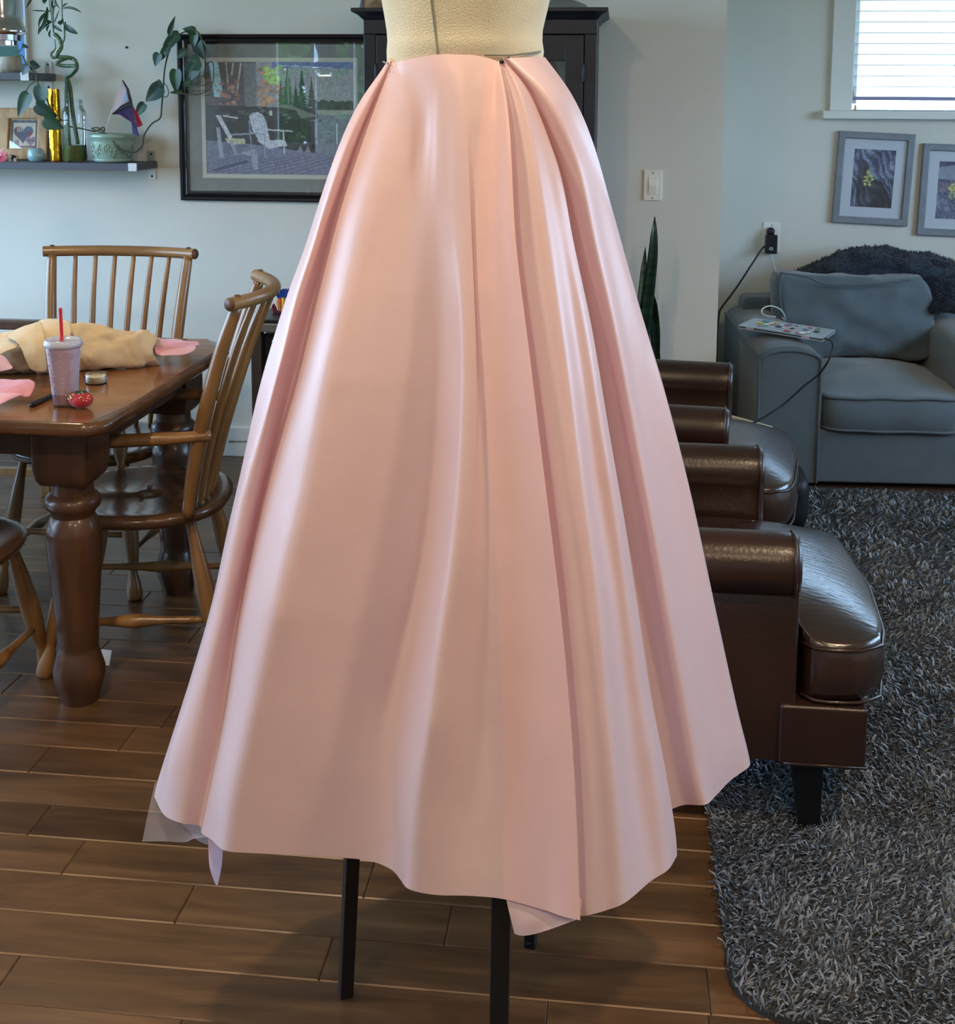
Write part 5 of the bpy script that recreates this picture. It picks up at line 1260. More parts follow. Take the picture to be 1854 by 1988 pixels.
# ---- plants
M_leafA = mat('pothos_leaf', (46, 78, 46), .4, color2=(30, 54, 38), vscale=20, transl=.15); M_vine = mat('vine', (74, 82, 60), .6); M_leafD = mat('pothos_dark', (28, 50, 44), .35, transl=.05)
def heart_leaf(par, px, py, Y, L, ang, w=.8, tilt=0, m_=None, curl=.12, name='leaf'):
    """px,py: stem joint; L length px; ang: direction on the picture in degrees (0 right, 90 down)"""
    p = PY(px, py, Y); s = Y/2400*L; a = math.radians(ang); U = Vector((math.cos(a), 0, -math.sin(a))); V = Vector((math.sin(a), 0, math.cos(a))); n = Vector((0, -1, 0))
    V = (V*math.cos(tilt)+n*math.sin(tilt))
    prof = [(-.06, .0), (-.12, .16), (-.10, .28), (.02, .40), (.18, .44), (.38, .40), (.58, .30), (.76, .18), (.90, .08), (1.0, 0)]
    vs = []; fs = []
    for i, (u, h) in enumerate(prof):
        for k in (-1, -.5, 0, .5, 1):
            uu = u if abs(k) > .1 else max(u, .0)
            vs.append(p+U*(uu*s)+V*(h*k*w*s)+n*(s*(curl*abs(k)*h*1.6-.25*u*u*curl*2)))
    m = 5
    for i in range(len(prof)-1):
        for k in range(4): fs.append((i*m+k, i*m+k+1, (i+1)*m+k+1, (i+1)*m+k))
    o = MB().add(vs, fs).build(name, m_ or M_leafA, par, sub=1); return o
def vine(par, pts, r, name='vine', m_=None):
    P = catmull([PY(*p) for p in pts], 6); return MB().tube(P, r, 6).build(name, m_ or M_vine, par)
VY = WALLY-.10
pl = thing('vine_planter', (at(220, 318, VY).x, VY, lz), 'pale green planter embossed with leaves, its vine climbing onto the picture frame', 'plant')
pc_ = at(220, 318, VY); R1 = (at(262, 270, VY).x-at(177, 270, VY).x)/2; zr = at(220, 259, VY).z; hh = zr-lz
M_cel = mat('celadon', (158, 180, 164), .22, coat=.5, color2=(140, 164, 148), vscale=10)
MB().lathe([(0, 0), (.055, 0), (R1*.80, .003), (R1*.86, .012), (R1*.84, .014), (.05, .006), (0, .006)], (pc_.x, VY, lz), 40).build('saucer', M_cel, pl)
MB().lathe([(0, .007), (R1*.72, .007), (R1*.80, .02), (R1*.90, .05), (R1*.94, hh*.70), (R1*.93, hh*.80), (R1*1.0, hh*.84), (R1*1.02, hh*.90), (R1*1.0, hh*.98), (R1*.97, hh), (R1*.92, hh*.99), (R1*.9, hh*.8), (0, hh*.78)], (pc_.x, VY, lz), 48).build('pot', M_cel, pl)
MB().lathe([(0, hh*.8), (R1*.9, hh*.8), (R1*.88, hh*.83), (0, hh*.86)], (pc_.x, VY, lz), 24).build('soil', MATS['soil'], pl)
emb = MB(); rr = random.Random(2)
def on_pot(a, z): 
    r = np.interp(z, [0, .007, .02, .05, hh*.7, hh*.8], [R1*.7, R1*.72, R1*.80, R1*.90, R1*.94, R1*.93])+.0008; return Vector((pc_.x+r*math.cos(a), VY+r*math.sin(a), lz+z))
for s in range(3):
    a0 = -PI/2-1.1+s*1.05
    for k in range(9):
        a = a0+.10*k; z = .018+.042*abs(math.sin(k*.55+s)); emb.tube([on_pot(a, z), on_pot(a+.045, z+.008), on_pot(a+.10, z+.013)], [.001, .0032, .0008], 6); emb.tube([on_pot(a, z), on_pot(a+.05, z-.007), on_pot(a+.085, z-.014)], [.001, .0028, .0008], 6)
    emb.tube([on_pot(a0+.10*k, .018+.042*abs(math.sin(k*.55+s))) for k in range(10)], .0013, 6)
emb.build('leaf_relief', M_cel, pl)
VF = WALLY-.045
vine(pl, [(120, 232, VF-.03), (135, 245, VF-.04), (160, 250, VF-.05), (185, 255, VF-.08), (200, 247, VF-.10), (203, 255, VF-.11), (190, 248, VF-.12), (178, 250, VF-.11), (195, 256, VF-.12), (210, 262, VF-.12), (225, 282, VF-.13), (240, 292, VF-.12), (260, 296, VF-.11), (276, 283, VF-.08), (280, 262, VF-.06), (295, 240, VF-.03), (311, 229, VF-.02), (314, 205, VF-.015), (317, 170, VF-.015), (319, 140, VF-.02), (325, 110, VF-.03), (335, 85, VF-.03), (350, 66, VF-.03), (365, 61, VF-.03), (380, 60, VF-.035), (390, 72, VF-.04), (395, 95, VF-.045), (398, 125, VF-.045), (396, 150, VF-.045)], .0030, m_=M_vine)
vine(pl, [(398, 125, VF-.045), (412, 120, VF-.045), (415, 140, VF-.045), (411, 165, VF-.05), (398, 178, VF-.05), (380, 184, VF-.05), (355, 182, VF-.05), (342, 180, VF-.05)], .0022); 
vine(pl, [(317, 158, VF-.015), (325, 170, VF-.02), (327, 182, VF-.02), (322, 189, VF-.02), (315, 184, VF-.015)], .0016)
for q in ([(411, 150, VF-.05), (395, 148, VF-.05), (375, 152, VF-.05)], [(410, 160, VF-.05), (390, 166, VF-.05), (372, 160, VF-.05)], [(400, 175, VF-.05), (380, 176, VF-.05), (362, 172, VF-.05)]): vine(pl, q, .0014)
for px, py, L, ang, w, mt in ((330, 64, 36, -72, .36, 0), (346, 68, 40, 148, .75, 0), (338, 76, 40, 135, .62, 0), (327, 92, 38, 128, .6, 0), (308, 105, 26, 110, 1.0, 0), (378, 60, 26, 190, .8, 0), (378, 66, 30, 100, .8, 0), (385, 84, 34, 70, 1.1, 1), (361, 98, 24, 140, .9, 0), (386, 118, 32, 150, 1.2, 0), (378, 128, 38, 120, 1.05, 0), (342, 138, 46, 92, .72, 0), (372, 158, 26, 160, .8, 0), (306, 158, 24, 60, .8, 0), (312, 170, 44, 140, .95, 0), (280, 203, 32, 130, .8, 0), (352, 178, 26, 175, .4, 0)):
    heart_leaf(pl, px, py, VF-.035, L, ang, w, .2, M_leafD if mt else M_leafA, .14)
# upper pot with trailing leaves
uc = at(22, 141, WALLY-.11); up_ = thing('trailing_pot', (uc.x, WALLY-.11, uz), 'beige stoneware pot on the upper shelf with dark leaves trailing over the edge', 'plant')
rU = (at(44, 125, WALLY-.11).x-at(2, 125, WALLY-.11).x)/2; hU = at(22, 110, WALLY-.11).z-uz
MB().lathe([(0, 0), (rU*.85, 0), (rU*1.0, hU*.25), (rU*1.0, hU*.45), (rU*.92, hU*.6), (rU*.90, hU*.95), (rU*.86, hU), (rU*.8, hU*.97), (rU*.8, hU*.7), (0, hU*.7)], (uc.x, WALLY-.11, uz), 36).build('pot', mat('stoneware', (178, 168, 150), .6, color2=(138, 128, 112), vscale=22, stretch=(2, 2, .5)), up_)
MB().lathe([(0, hU*.72), (rU*.8, hU*.72), (0, hU*.8)], (uc.x, WALLY-.11, uz), 20).build('soil', MATS['soil'], up_)
UY = SY-.02
vine(up_, [(25, 112, WALLY-.11), (42, 108, WALLY-.13), (52, 125, WALLY-.17), (62, 137, SY-.01), (70, 141, UY), (71, 155, UY), (76, 166, UY), (84, 178, UY), (92, 195, UY), (98, 210, UY), (108, 222, UY), (118, 232, UY), (122, 234, VF-.03)], .0028)
vine(up_, [(69, 157, UY), (58, 165, UY), (51, 176, UY), (51, 184, UY)], .0018); vine(up_, [(44, 86, WALLY-.10), (40, 98, WALLY-.1), (28, 102, WALLY-.1)], .0018)
for px, py, L, ang, w, mt in ((52, 128, 22, 120, 1.1, 1), (60, 126, 20, 10, 1.2, 1), (54, 184, 52, 118, .68, 0), (80, 170, 42, 95, .95, 0), (72, 205, 46, 30, .78, 0), (88, 232, 42, 25, .95, 0), (44, 88, 14, 20, .7, 1)):
    heart_leaf(up_, px, py, UY-.01, L, ang, w, .15, M_leafD if mt else M_leafA, .10)
# blue poster behind with yellow and green
def poster():
    w, h = 60, 120; img = np.zeros((h, w, 3)); img[:] = (76, 142, 214); img[60:, 26:34] = (222, 176, 60); poly(img, [(34, 76), (44, 78), (52, 90), (56, 108), (34, 112)], (34, 88, 74)); poly(img, [(0, 112), (60, 112), (60, 120), (0, 120)], (224, 176, 64)); return img
a0 = at(-90, -160, WALLY-.02); a1 = at(53, 139, WALLY-.02)
ps = thing('blue_canvas', (a0.x+.2, WALLY-.02, uz+.2), 'blue painted canvas with yellow and green shapes leaning on the upper shelf', 'picture')
MB().box((a0.x, WALLY-.020, uz), (a1.x, WALLY-.001, a0.z)).build('canvas_edge', mat('canvas_white', (214, 216, 220), .7), ps, smooth=False)
painted('canvas_print', poster(), (a0.x+.004, WALLY-.0205, a0.z-.004), (a1.x-a0.x-.012, 0, 0), (0, 0, -(a0.z-uz-.006)), M_print, ps)
# bamboo in bottle
BY = WALLY-.11; bc = at(147, 318, BY); bb_ = thing('bamboo_bottle', (bc.x, BY, lz), 'curly lucky bamboo growing from a clear glass bottle of green water', 'plant')
rb_ = (at(168, 280, BY).x-at(124, 280, BY).x)/2; zs = lambda py: at(147, py, BY).z-lz
M_gb = glassmat('bottle_glass', (.98, .99, .985), .7, .02, .03)
MB().lathe([(0, .001), (rb_*.9, .001), (rb_, .006), (rb_, zs(222)), (rb_*.97, zs(216)), (rb_*.78, zs(209)), (rb_*.72, zs(205)), (rb_*.72, zs(196)), (rb_*.76, zs(195)), (rb_*.76, zs(193))], (bc.x, BY, lz), 36).build('bottle', M_gb, bb_)
MB().lathe([(0, .004), (rb_*.86, .004), (rb_*.94, .01), (rb_*.94, zs(282)), (0, zs(282))], (bc.x, BY, lz), 28).build('green_water', mat('algae_water', (132, 140, 66), .3, color2=(84, 104, 52), vscale=14, transl=.3), bb_, auto=50)
M_bam = mat('bamboo_stem', (84, 112, 70), .35, color2=(58, 86, 56), vscale=5, stretch=(1, 1, 5), coat=.3); M_node = mat('bamboo_node', (170, 172, 140), .5)
def stem(pts, r):
    P = catmull([PY(*p) for p in pts], 6); rr_ = r if not isinstance(r, tuple) else [r[0]+(r[1]-r[0])*i/(len(P)-1) for i in range(len(P))]
    o = MB().tube(P, rr_, 12).build('stem', M_bam, bb_)
    for k in range(8, len(P)-4, 11):
        d = (P[k+1]-P[k]).normalized(); r1 = rr_ if not hasattr(rr_, '__len__') else rr_[k]; MB().lathe([(r1*.9, -.0012), (r1*1.10, 0), (r1*.9, .0012)], P[k], 12, axis=d).build('stem_node', M_node, bb_)
B1, B2 = BY-.005, BY+.01
stem([(136, 316, B1), (134, 280, B1), (131, 235, B1), (129, 190, B1), (128, 160, B1), (129, 150, B1), (140, 143, B1-.01), (148, 132, B1-.02), (142, 128, B1-.01), (125, 128, B1), (111, 125, B1), (114, 120, B1), (128, 114, B1+.01), (140, 113, B1+.01), (146, 120, B1), (149, 130, B1-.01)], (.0080, .0058))
stem([(151, 280, B2), (146, 250, B2), (140, 210, B2), (136, 170, B2), (131, 152, B2+.005), (139, 145, B2+.01), (149, 133, B2+.01), (146, 118, B2), (135, 112, B2-.01), (112, 110, B2-.01), (113, 103, B2-.01), (119, 92, B2), (118, 82, B2), (113, 72, B2), (106, 66, B2)], (.0078, .0075))
stem([(112, 110, B1), (103, 112, B1), (99, 105, B1), (104, 99, B1), (108, 92, B1), (106, 76, B1)], (.006, .0015))
stem([(121, 84, B2), (125, 74, B2), (125, 52, B2), (127, 42, B2)], (.0035, .003))
for x0_, x1_ in ((101, 92), (104, 101), (102, 110), (103, 96)): stem([(104, 64, B2), (x0_, 40, B2), ((x0_+x1_)/2, 10, B2), (x1_, -40, B2)], (.0022, .0018))
stem([(125, 50, B2), (121, 36, B2), (120, 0, B2), (117, -40, B2)], (.0028, .002))
def blade_leaf(px, py, qx, qy, wpx, bend=0, Y=BY-.01):
    a = PY(px, py, Y); b = PY(qx, qy, Y-.02); d = b-a; n = Vector((-d.z, 0, d.x)).normalized(); L2 = d.length; vs = []; fs = []
    N = 9
    for i in range(N+1):
        t_ = i/N; w_ = wpx/2*Y/2400*(math.sin(PI*min(1, t_*.93+.07))**.8); c = a+d*t_+n*(bend*Y/2400*math.sin(PI*t_)); c.y -= .01*math.sin(PI*t_)
        vs += [c-n*w_, c+Vector((0, .002, 0)), c+n*w_]
    for i in range(N): fs += [(3*i, 3*i+1, 3*i+4, 3*i+3), (3*i+1, 3*i+2, 3*i+5, 3*i+4)]
    MB().add(vs, fs).build('leaf', M_leafA, bb_)
for q in ((92, 14, 73, 66, 9, 8), (97, 20, 75, 55, 7, -4), (95, 46, 74, 68, 8, -3), (96, 48, 92, 62, 5, 0), (102, 50, 122, 62, 7, 2), (124, 48, 152, 66, 12, 0), (122, 16, 160, 25, 5, 5), (92, 22, 61, 20, 2.5, 0), (123, 40, 112, 46, 8, 2), (100, 42, 90, 44, 9, 0), (92, -6, 86, 8, 10, 0), (110, 10, 104, 16, 5, 0), (122, 14, 132, 6, 4, 0), (98, 58, 98, 74, 5, 0), (126, 62, 131, 56, 4, 0), (106, 44, 116, 18, 2.5, -2), (66, -12, 50, 16, 5, 3), (108, 0, 117, 18, 3, 0), (104, -4, 104, 20, 4, 0), (122, 36, 116, 50, 6, 3)): blade_leaf(*q)
# small flag in the planter
fl = thing('small_flag', PY(207, 255, VF-.10), 'little progress pride flag on a white stick, stuck in the planter', 'flag')
FY = VF-.13
MB().tube([PY(204, 258, FY), PY(215, 222, FY), PY(238, 158, FY)], .0015, 6).build('stick', mat('stick_white', (222, 220, 220), .5), fl)
MB().ball(PY(238, 157, FY), .003, 8, 6).build('finial', M_dleg, fl)
def cloth_poly(pts, col, nm, dy=0.0):
    p = [PY(x, y, FY-.004+dy+.004*math.sin(x*.3+y*.1)) for x, y in pts]; MB().loft([p, [q+Vector((0, .0012, 0)) for q in p]]).build(nm, mat(nm+'_cloth_%d' % col[0], col, .7, transl=.2), fl, smooth=False)
cloth_poly([(237, 157), (246, 172), (254, 196), (236, 204), (217, 222), (222, 205), (230, 182)], (222, 204, 214), 'white_chevron')
cloth_poly([(236, 164), (238, 180), (234, 194), (226, 206), (220, 218), (225, 205), (231, 192), (234, 180)], (214, 140, 172), 'pink_stripe', -.0015)
cloth_poly([(237, 163), (244, 176), (249, 194), (236, 200), (222, 216), (230, 204), (238, 192), (239, 178)], (150, 178, 208), 'blue_stripe', -.001)
cloth_poly([(237, 156), (240, 157), (250, 172), (256, 194), (258, 206), (240, 210), (218, 222), (217, 221), (236, 204), (251, 196), (245, 173)], (44, 40, 44), 'black_stripe', -.002)
cloth_poly([(218, 222), (238, 208), (257, 203), (262, 222), (266, 236), (259, 230), (244, 223)], (66, 52, 96), 'purple_band')
cloth_poly([(230, 221), (244, 223), (259, 230), (268, 240), (266, 250), (270, 264), (258, 260), (256, 238)], (70, 40, 84), 'violet_band', -.001)
cloth_poly([(258, 206), (268, 222), (277, 243), (268, 247), (262, 226)], (176, 30, 52), 'red_band', -.001)
cloth_poly([(255, 236), (262, 244), (268, 262), (258, 260)], (60, 74, 130), 'blue_band', -.0025)

# ================================================================== PENDANT LAMP
PYd = 2.9; pcx = PY(-6, 60, PYd).x; zz = lambda py: PY(0, py, PYd).z
pd = thing('pendant_lamp', (pcx, PYd, zz(90)), 'chrome pendant lamp with stepped rings hanging lit at the top left corner', 'lamp')
s_ = PYd/2400; M_chr = mat('chrome', (200, 205, 215), .12, 1.0)
MB().lathe([(34*s_, zz(88)), (38*s_, zz(88)), (38*s_, zz(80)), (46*s_, zz(79)), (47*s_, zz(68)), (52*s_, zz(66)), (58*s_, zz(62)), (58*s_, zz(56)), (52*s_, zz(47)), (49*s_, zz(30)), (48*s_, zz(-80)), (30*s_, zz(-110)), (0, zz(-112)), (0, zz(-100)), (36*s_, zz(-70)), (36*s_, zz(60))], (pcx, PYd, 0), 48).build('shade', M_chr, pd, auto=40)
MB().tube([(pcx, PYd, zz(-111)), (pcx, PYd, ZC)], .004, 8).build('cord', M_dleg, pd); MB().lathe([(.06, 0), (.06, -.02), (0, -.025)], (pcx, PYd, ZC), 24).build('canopy', M_chr, pd)
MB().lathe([(0, zz(86)), (33*s_, zz(86)), (33*s_, zz(82)), (0, zz(82))], (pcx, PYd, 0), 24).build('diffuser', mat('lamp_glow', (255, 220, 170), .5, emit=(1, .72, .4), estr=14), pd)
l = bpy.data.lights.new('bulb', 'AREA'); l.shape = 'DISK'; l.size = .07; l.energy = 3; l.color = WARM
lo = bpy.data.objects.new('bulb', l); COL.objects.link(lo); lo.location = (0, 0, -.006); lo.parent = pd
lo.location.z = (zz(88)-.004)-zz(90)

# ================================================================== DRESS FORM
FX, FY_ = -.215, 1.66
df = thing('dress_form', (FX, FY_, 0), 'cream canvas dress form on black legs wearing the pink skirt', 'dress form')
M_form = mat('form_canvas', (214, 208, 184), .85, sheen=.2, bump=.25, bscale=500, var=.03, vscale=30)
def half(py, x0, x1):
    a = PY(x0, py, FY_); b = PY(x1, py, FY_); return (a.x+b.x)/2, (b.x-a.x)/2, a.z
levels = [(118, 748, 1058), (100, 752, 1056), (80, 753.5, 1053), (60, 752, 1053.5), (40, 749, 1058), (20, 745.5, 1063), (0, 742, 1067.5), (-40, 730, 1078), (-120, 708, 1098), (-190, 700, 1108), (-260, 705, 1104), (-330, 720, 1090), (-400, 725, 1085), (-440, 735, 1075), (-470, 790, 1020), (-485, 850, 958), (-530, 862, 946), (-560, 865, 943)]
rings = []; NS = 72
def fring(cx, hx, z, hy, dy=0): return [(cx+hx*math.cos(a), FY_+dy+hy*math.sin(a)*(1.0 if math.sin(a) < 0 else .95), z) for a in [2*PI*j/NS for j in range(NS)]]
for z, hx, hy in ((1.14, .090, .05), (1.16, .110, .06), (1.25, .118, .066), (1.33, .112, .068), (1.39, .104, .070)): rings.append(fring(FX-.003, hx, z, hy))
lv = [half(*l) for l in levels]
for (cx, hx, z) in lv: rings.append(fring(cx, hx-(.003 if z < lv[1][2] else 0), z, (hx*.70 if z < lv[1][2] else hx*.78) if z < 1.6 else min(hx*.8, .095)))
torso = MB().loft(rings).build('torso', M_form, df)
# seam + waist line drawn as raised dark tape
def on_form(px, py, off=.0008):
    # nearest front hit on the torso's elliptic section
    for k in range(2): pass
    z = PY(px, py, FY_-.08).z
    zs_ = [l[2] for l in lv]; cx = np.interp(z, zs_, [l[0] for l in lv]); hx = np.interp(z, zs_, [l[1] for l in lv]); hy = hx*.78
    Y = FY_-hy*.9
    for _ in range(6):
        p = PY(px, py, Y); u = max(-1, min(1, (p.x-cx)/hx)); Y = FY_-hy*math.sqrt(max(0, 1-u*u))
    p = PY(px, py, Y); d = Vector((p.x-cx, p.y-FY_, 0)).normalized()*off
    return p+d
M_seam = mat('seam_grey', (122, 132, 122), .9)
MB().tube([on_form(*q) for q in catmull([(836, -60, 0), (838, 0, 0), (842, 35, 0), (847, 75, 0), (850, 104, 0)], 6) for q in [(q[0], q[1])]], .0013, 6).build('seam', M_seam, df)
MB().tube([on_form(*q) for q in catmull([(940, 106.5, 0), (985, 107, 0), (1020, 104, 0), (1048, 100, 0)], 6) for q in [(q[0], q[1])]], .0012, 6).build('waist_seam', M_seam, df)
M_blk = mat('stand_black', (14, 14, 16), .45)
hub = Vector((FX-.01, FY_-.03, .62)); 
MB().lathe([(.016, .55), (.016, 1.15), (0, 1.15)], (hub.x, hub.y, 0), 16).build('pole', M_blk, df); MB().lathe([(.03, .56), (.034, .58), (.034, .66), (.03, .68), (0, .68)], (hub.x, hub.y, 0), 20).build('hub', M_blk, df)
def leg(top, foot, a, b, name='leg'):
    top = Vector(top); foot = Vector(foot); d = (foot-top).normalized(); s = d.cross(Vector((0, 0, 1))).normalized()
    if s.length < .1: s = Vector((1, 0, 0))
    u = s.cross(d).normalized()
    MB().loft([[p+s*x*a/2+u*y*b/2 for x, y in ((-1, -1), (1, -1), (1, 1), (-1, 1))] for p in (top, foot)]).build(name, M_blk, df, bevel=.002)
f1 = PZ(671, 1930, .0); t1 = PY(684, 1640, f1.y-.05); t1x = t1+(t1-f1)*1.1
leg(f1+(t1-f1)*2.0, f1, .021, .021); leg(hub, f1+(t1-f1)*2.0, .02, .02, 'brace')
f2 = Vector((PY(967, 1985, 1.43).x, 1.43, .0)); k2 = Vector((f2.x-.004, 1.52, .60))
leg(k2, f2, .025, .022); leg(hub, k2, .02, .02, 'brace')
f3 = PZ(1030, 1836, .0); k3 = Vector((f3.x-.005, f3.y-.02, .55)); leg(k3, f3, .018, .018); leg(hub, k3, .02, .02, 'brace')

MB().ball(f3+Vector((0, 0, .008)), .011, 12, 8, 1, 1, .8).build('foot', M_blk, df)

# ================================================================== SKIRT
def satin(nm='pink_taffeta', dbl=False):
    m = bpy.data.materials.new(nm); m.use_nodes = True; nt = m.node_tree; N = nt.nodes; L = nt.links; b = N['Principled BSDF']; out = N['Material Output']
    c = srgb((232, 209, 213))+(1,)
    tc = N.new('ShaderNodeTexCoord'); mp = N.new('ShaderNodeMapping'); mp.inputs['Scale'].default_value = (1, 1, 9); L.new(tc.outputs['Object'], mp.inputs[0])
    n = N.new('ShaderNodeTexNoise'); n.inputs['Scale'].default_value = 120; n.inputs['Detail'].default_value = 2; L.new(mp.outputs[0], n.inputs['Vector'])
    cr = N.new('ShaderNodeValToRGB'); cr.color_ramp.elements[0].color = srgb((226, 201, 205))+(1,); cr.color_ramp.elements[1].color = srgb((234, 212, 216))+(1,); L.new(n.outputs['Fac'], cr.inputs[0]); L.new(cr.outputs[0], b.inputs['Base Color'])
    b.inputs['Roughness'].default_value = .34; b.inputs['Sheen Weight'].default_value = .35; b.inputs['Sheen Roughness'].default_value = .35; b.inputs['Sheen Tint'].default_value = (.9, .92, 1, 1)
    b.inputs['Specular IOR Level'].default_value = .5; b.inputs['Anisotropic'].default_value = .3
    n2 = N.new('ShaderNodeTexNoise'); n2.inputs['Scale'].default_value = 9; n2.inputs['Detail'].default_value = 3; L.new(tc.outputs['Object'], n2.inputs['Vector'])
    n3 = N.new('ShaderNodeTexNoise'); n3.inputs['Scale'].default_value = 700; L.new(tc.outputs['Object'], n3.inputs['Vector'])
    ad = N.new('ShaderNodeMath'); ad.operation = 'MULTIPLY_ADD'; ad.inputs[1].default_value = .04; L.new(n3.outputs['Fac'], ad.inputs[0]); L.new(n2.outputs['Fac'], ad.inputs[2])
    bp = N.new('ShaderNodeBump'); bp.inputs['Strength'].default_value = .35; bp.inputs['Distance'].default_value = .006; L.new(ad.outputs[0], bp.inputs['Height']); L.new(bp.outputs[0], b.inputs['Normal'])
    t = N.new('ShaderNodeBsdfTranslucent'); t.inputs[0].default_value = srgb((242, 176, 182))+(1,); mx = N.new('ShaderNodeMixShader'); mx.inputs[0].default_value = .25
    L.new(b.outputs[0], mx.inputs[1]); L.new(t.outputs[0], mx.inputs[2]); L.new(mx.outputs[0], out.inputs['Surface'])
    if dbl:
        cr.color_ramp.elements[0].color = srgb((230, 194, 195))+(1,); cr.color_ramp.elements[1].color = srgb((235, 203, 204))+(1,); mx.inputs[0].default_value = .15
    return m
M_sat = satin(); M_sat2 = satin('pink_taffeta_doubled', True)
HZ = .405; YC = FY_
ROWS_T = [0, .015, .03, .05, .075, .10, .13, .16, .2]+[.2+.8*i/56 for i in range(1, 57)]
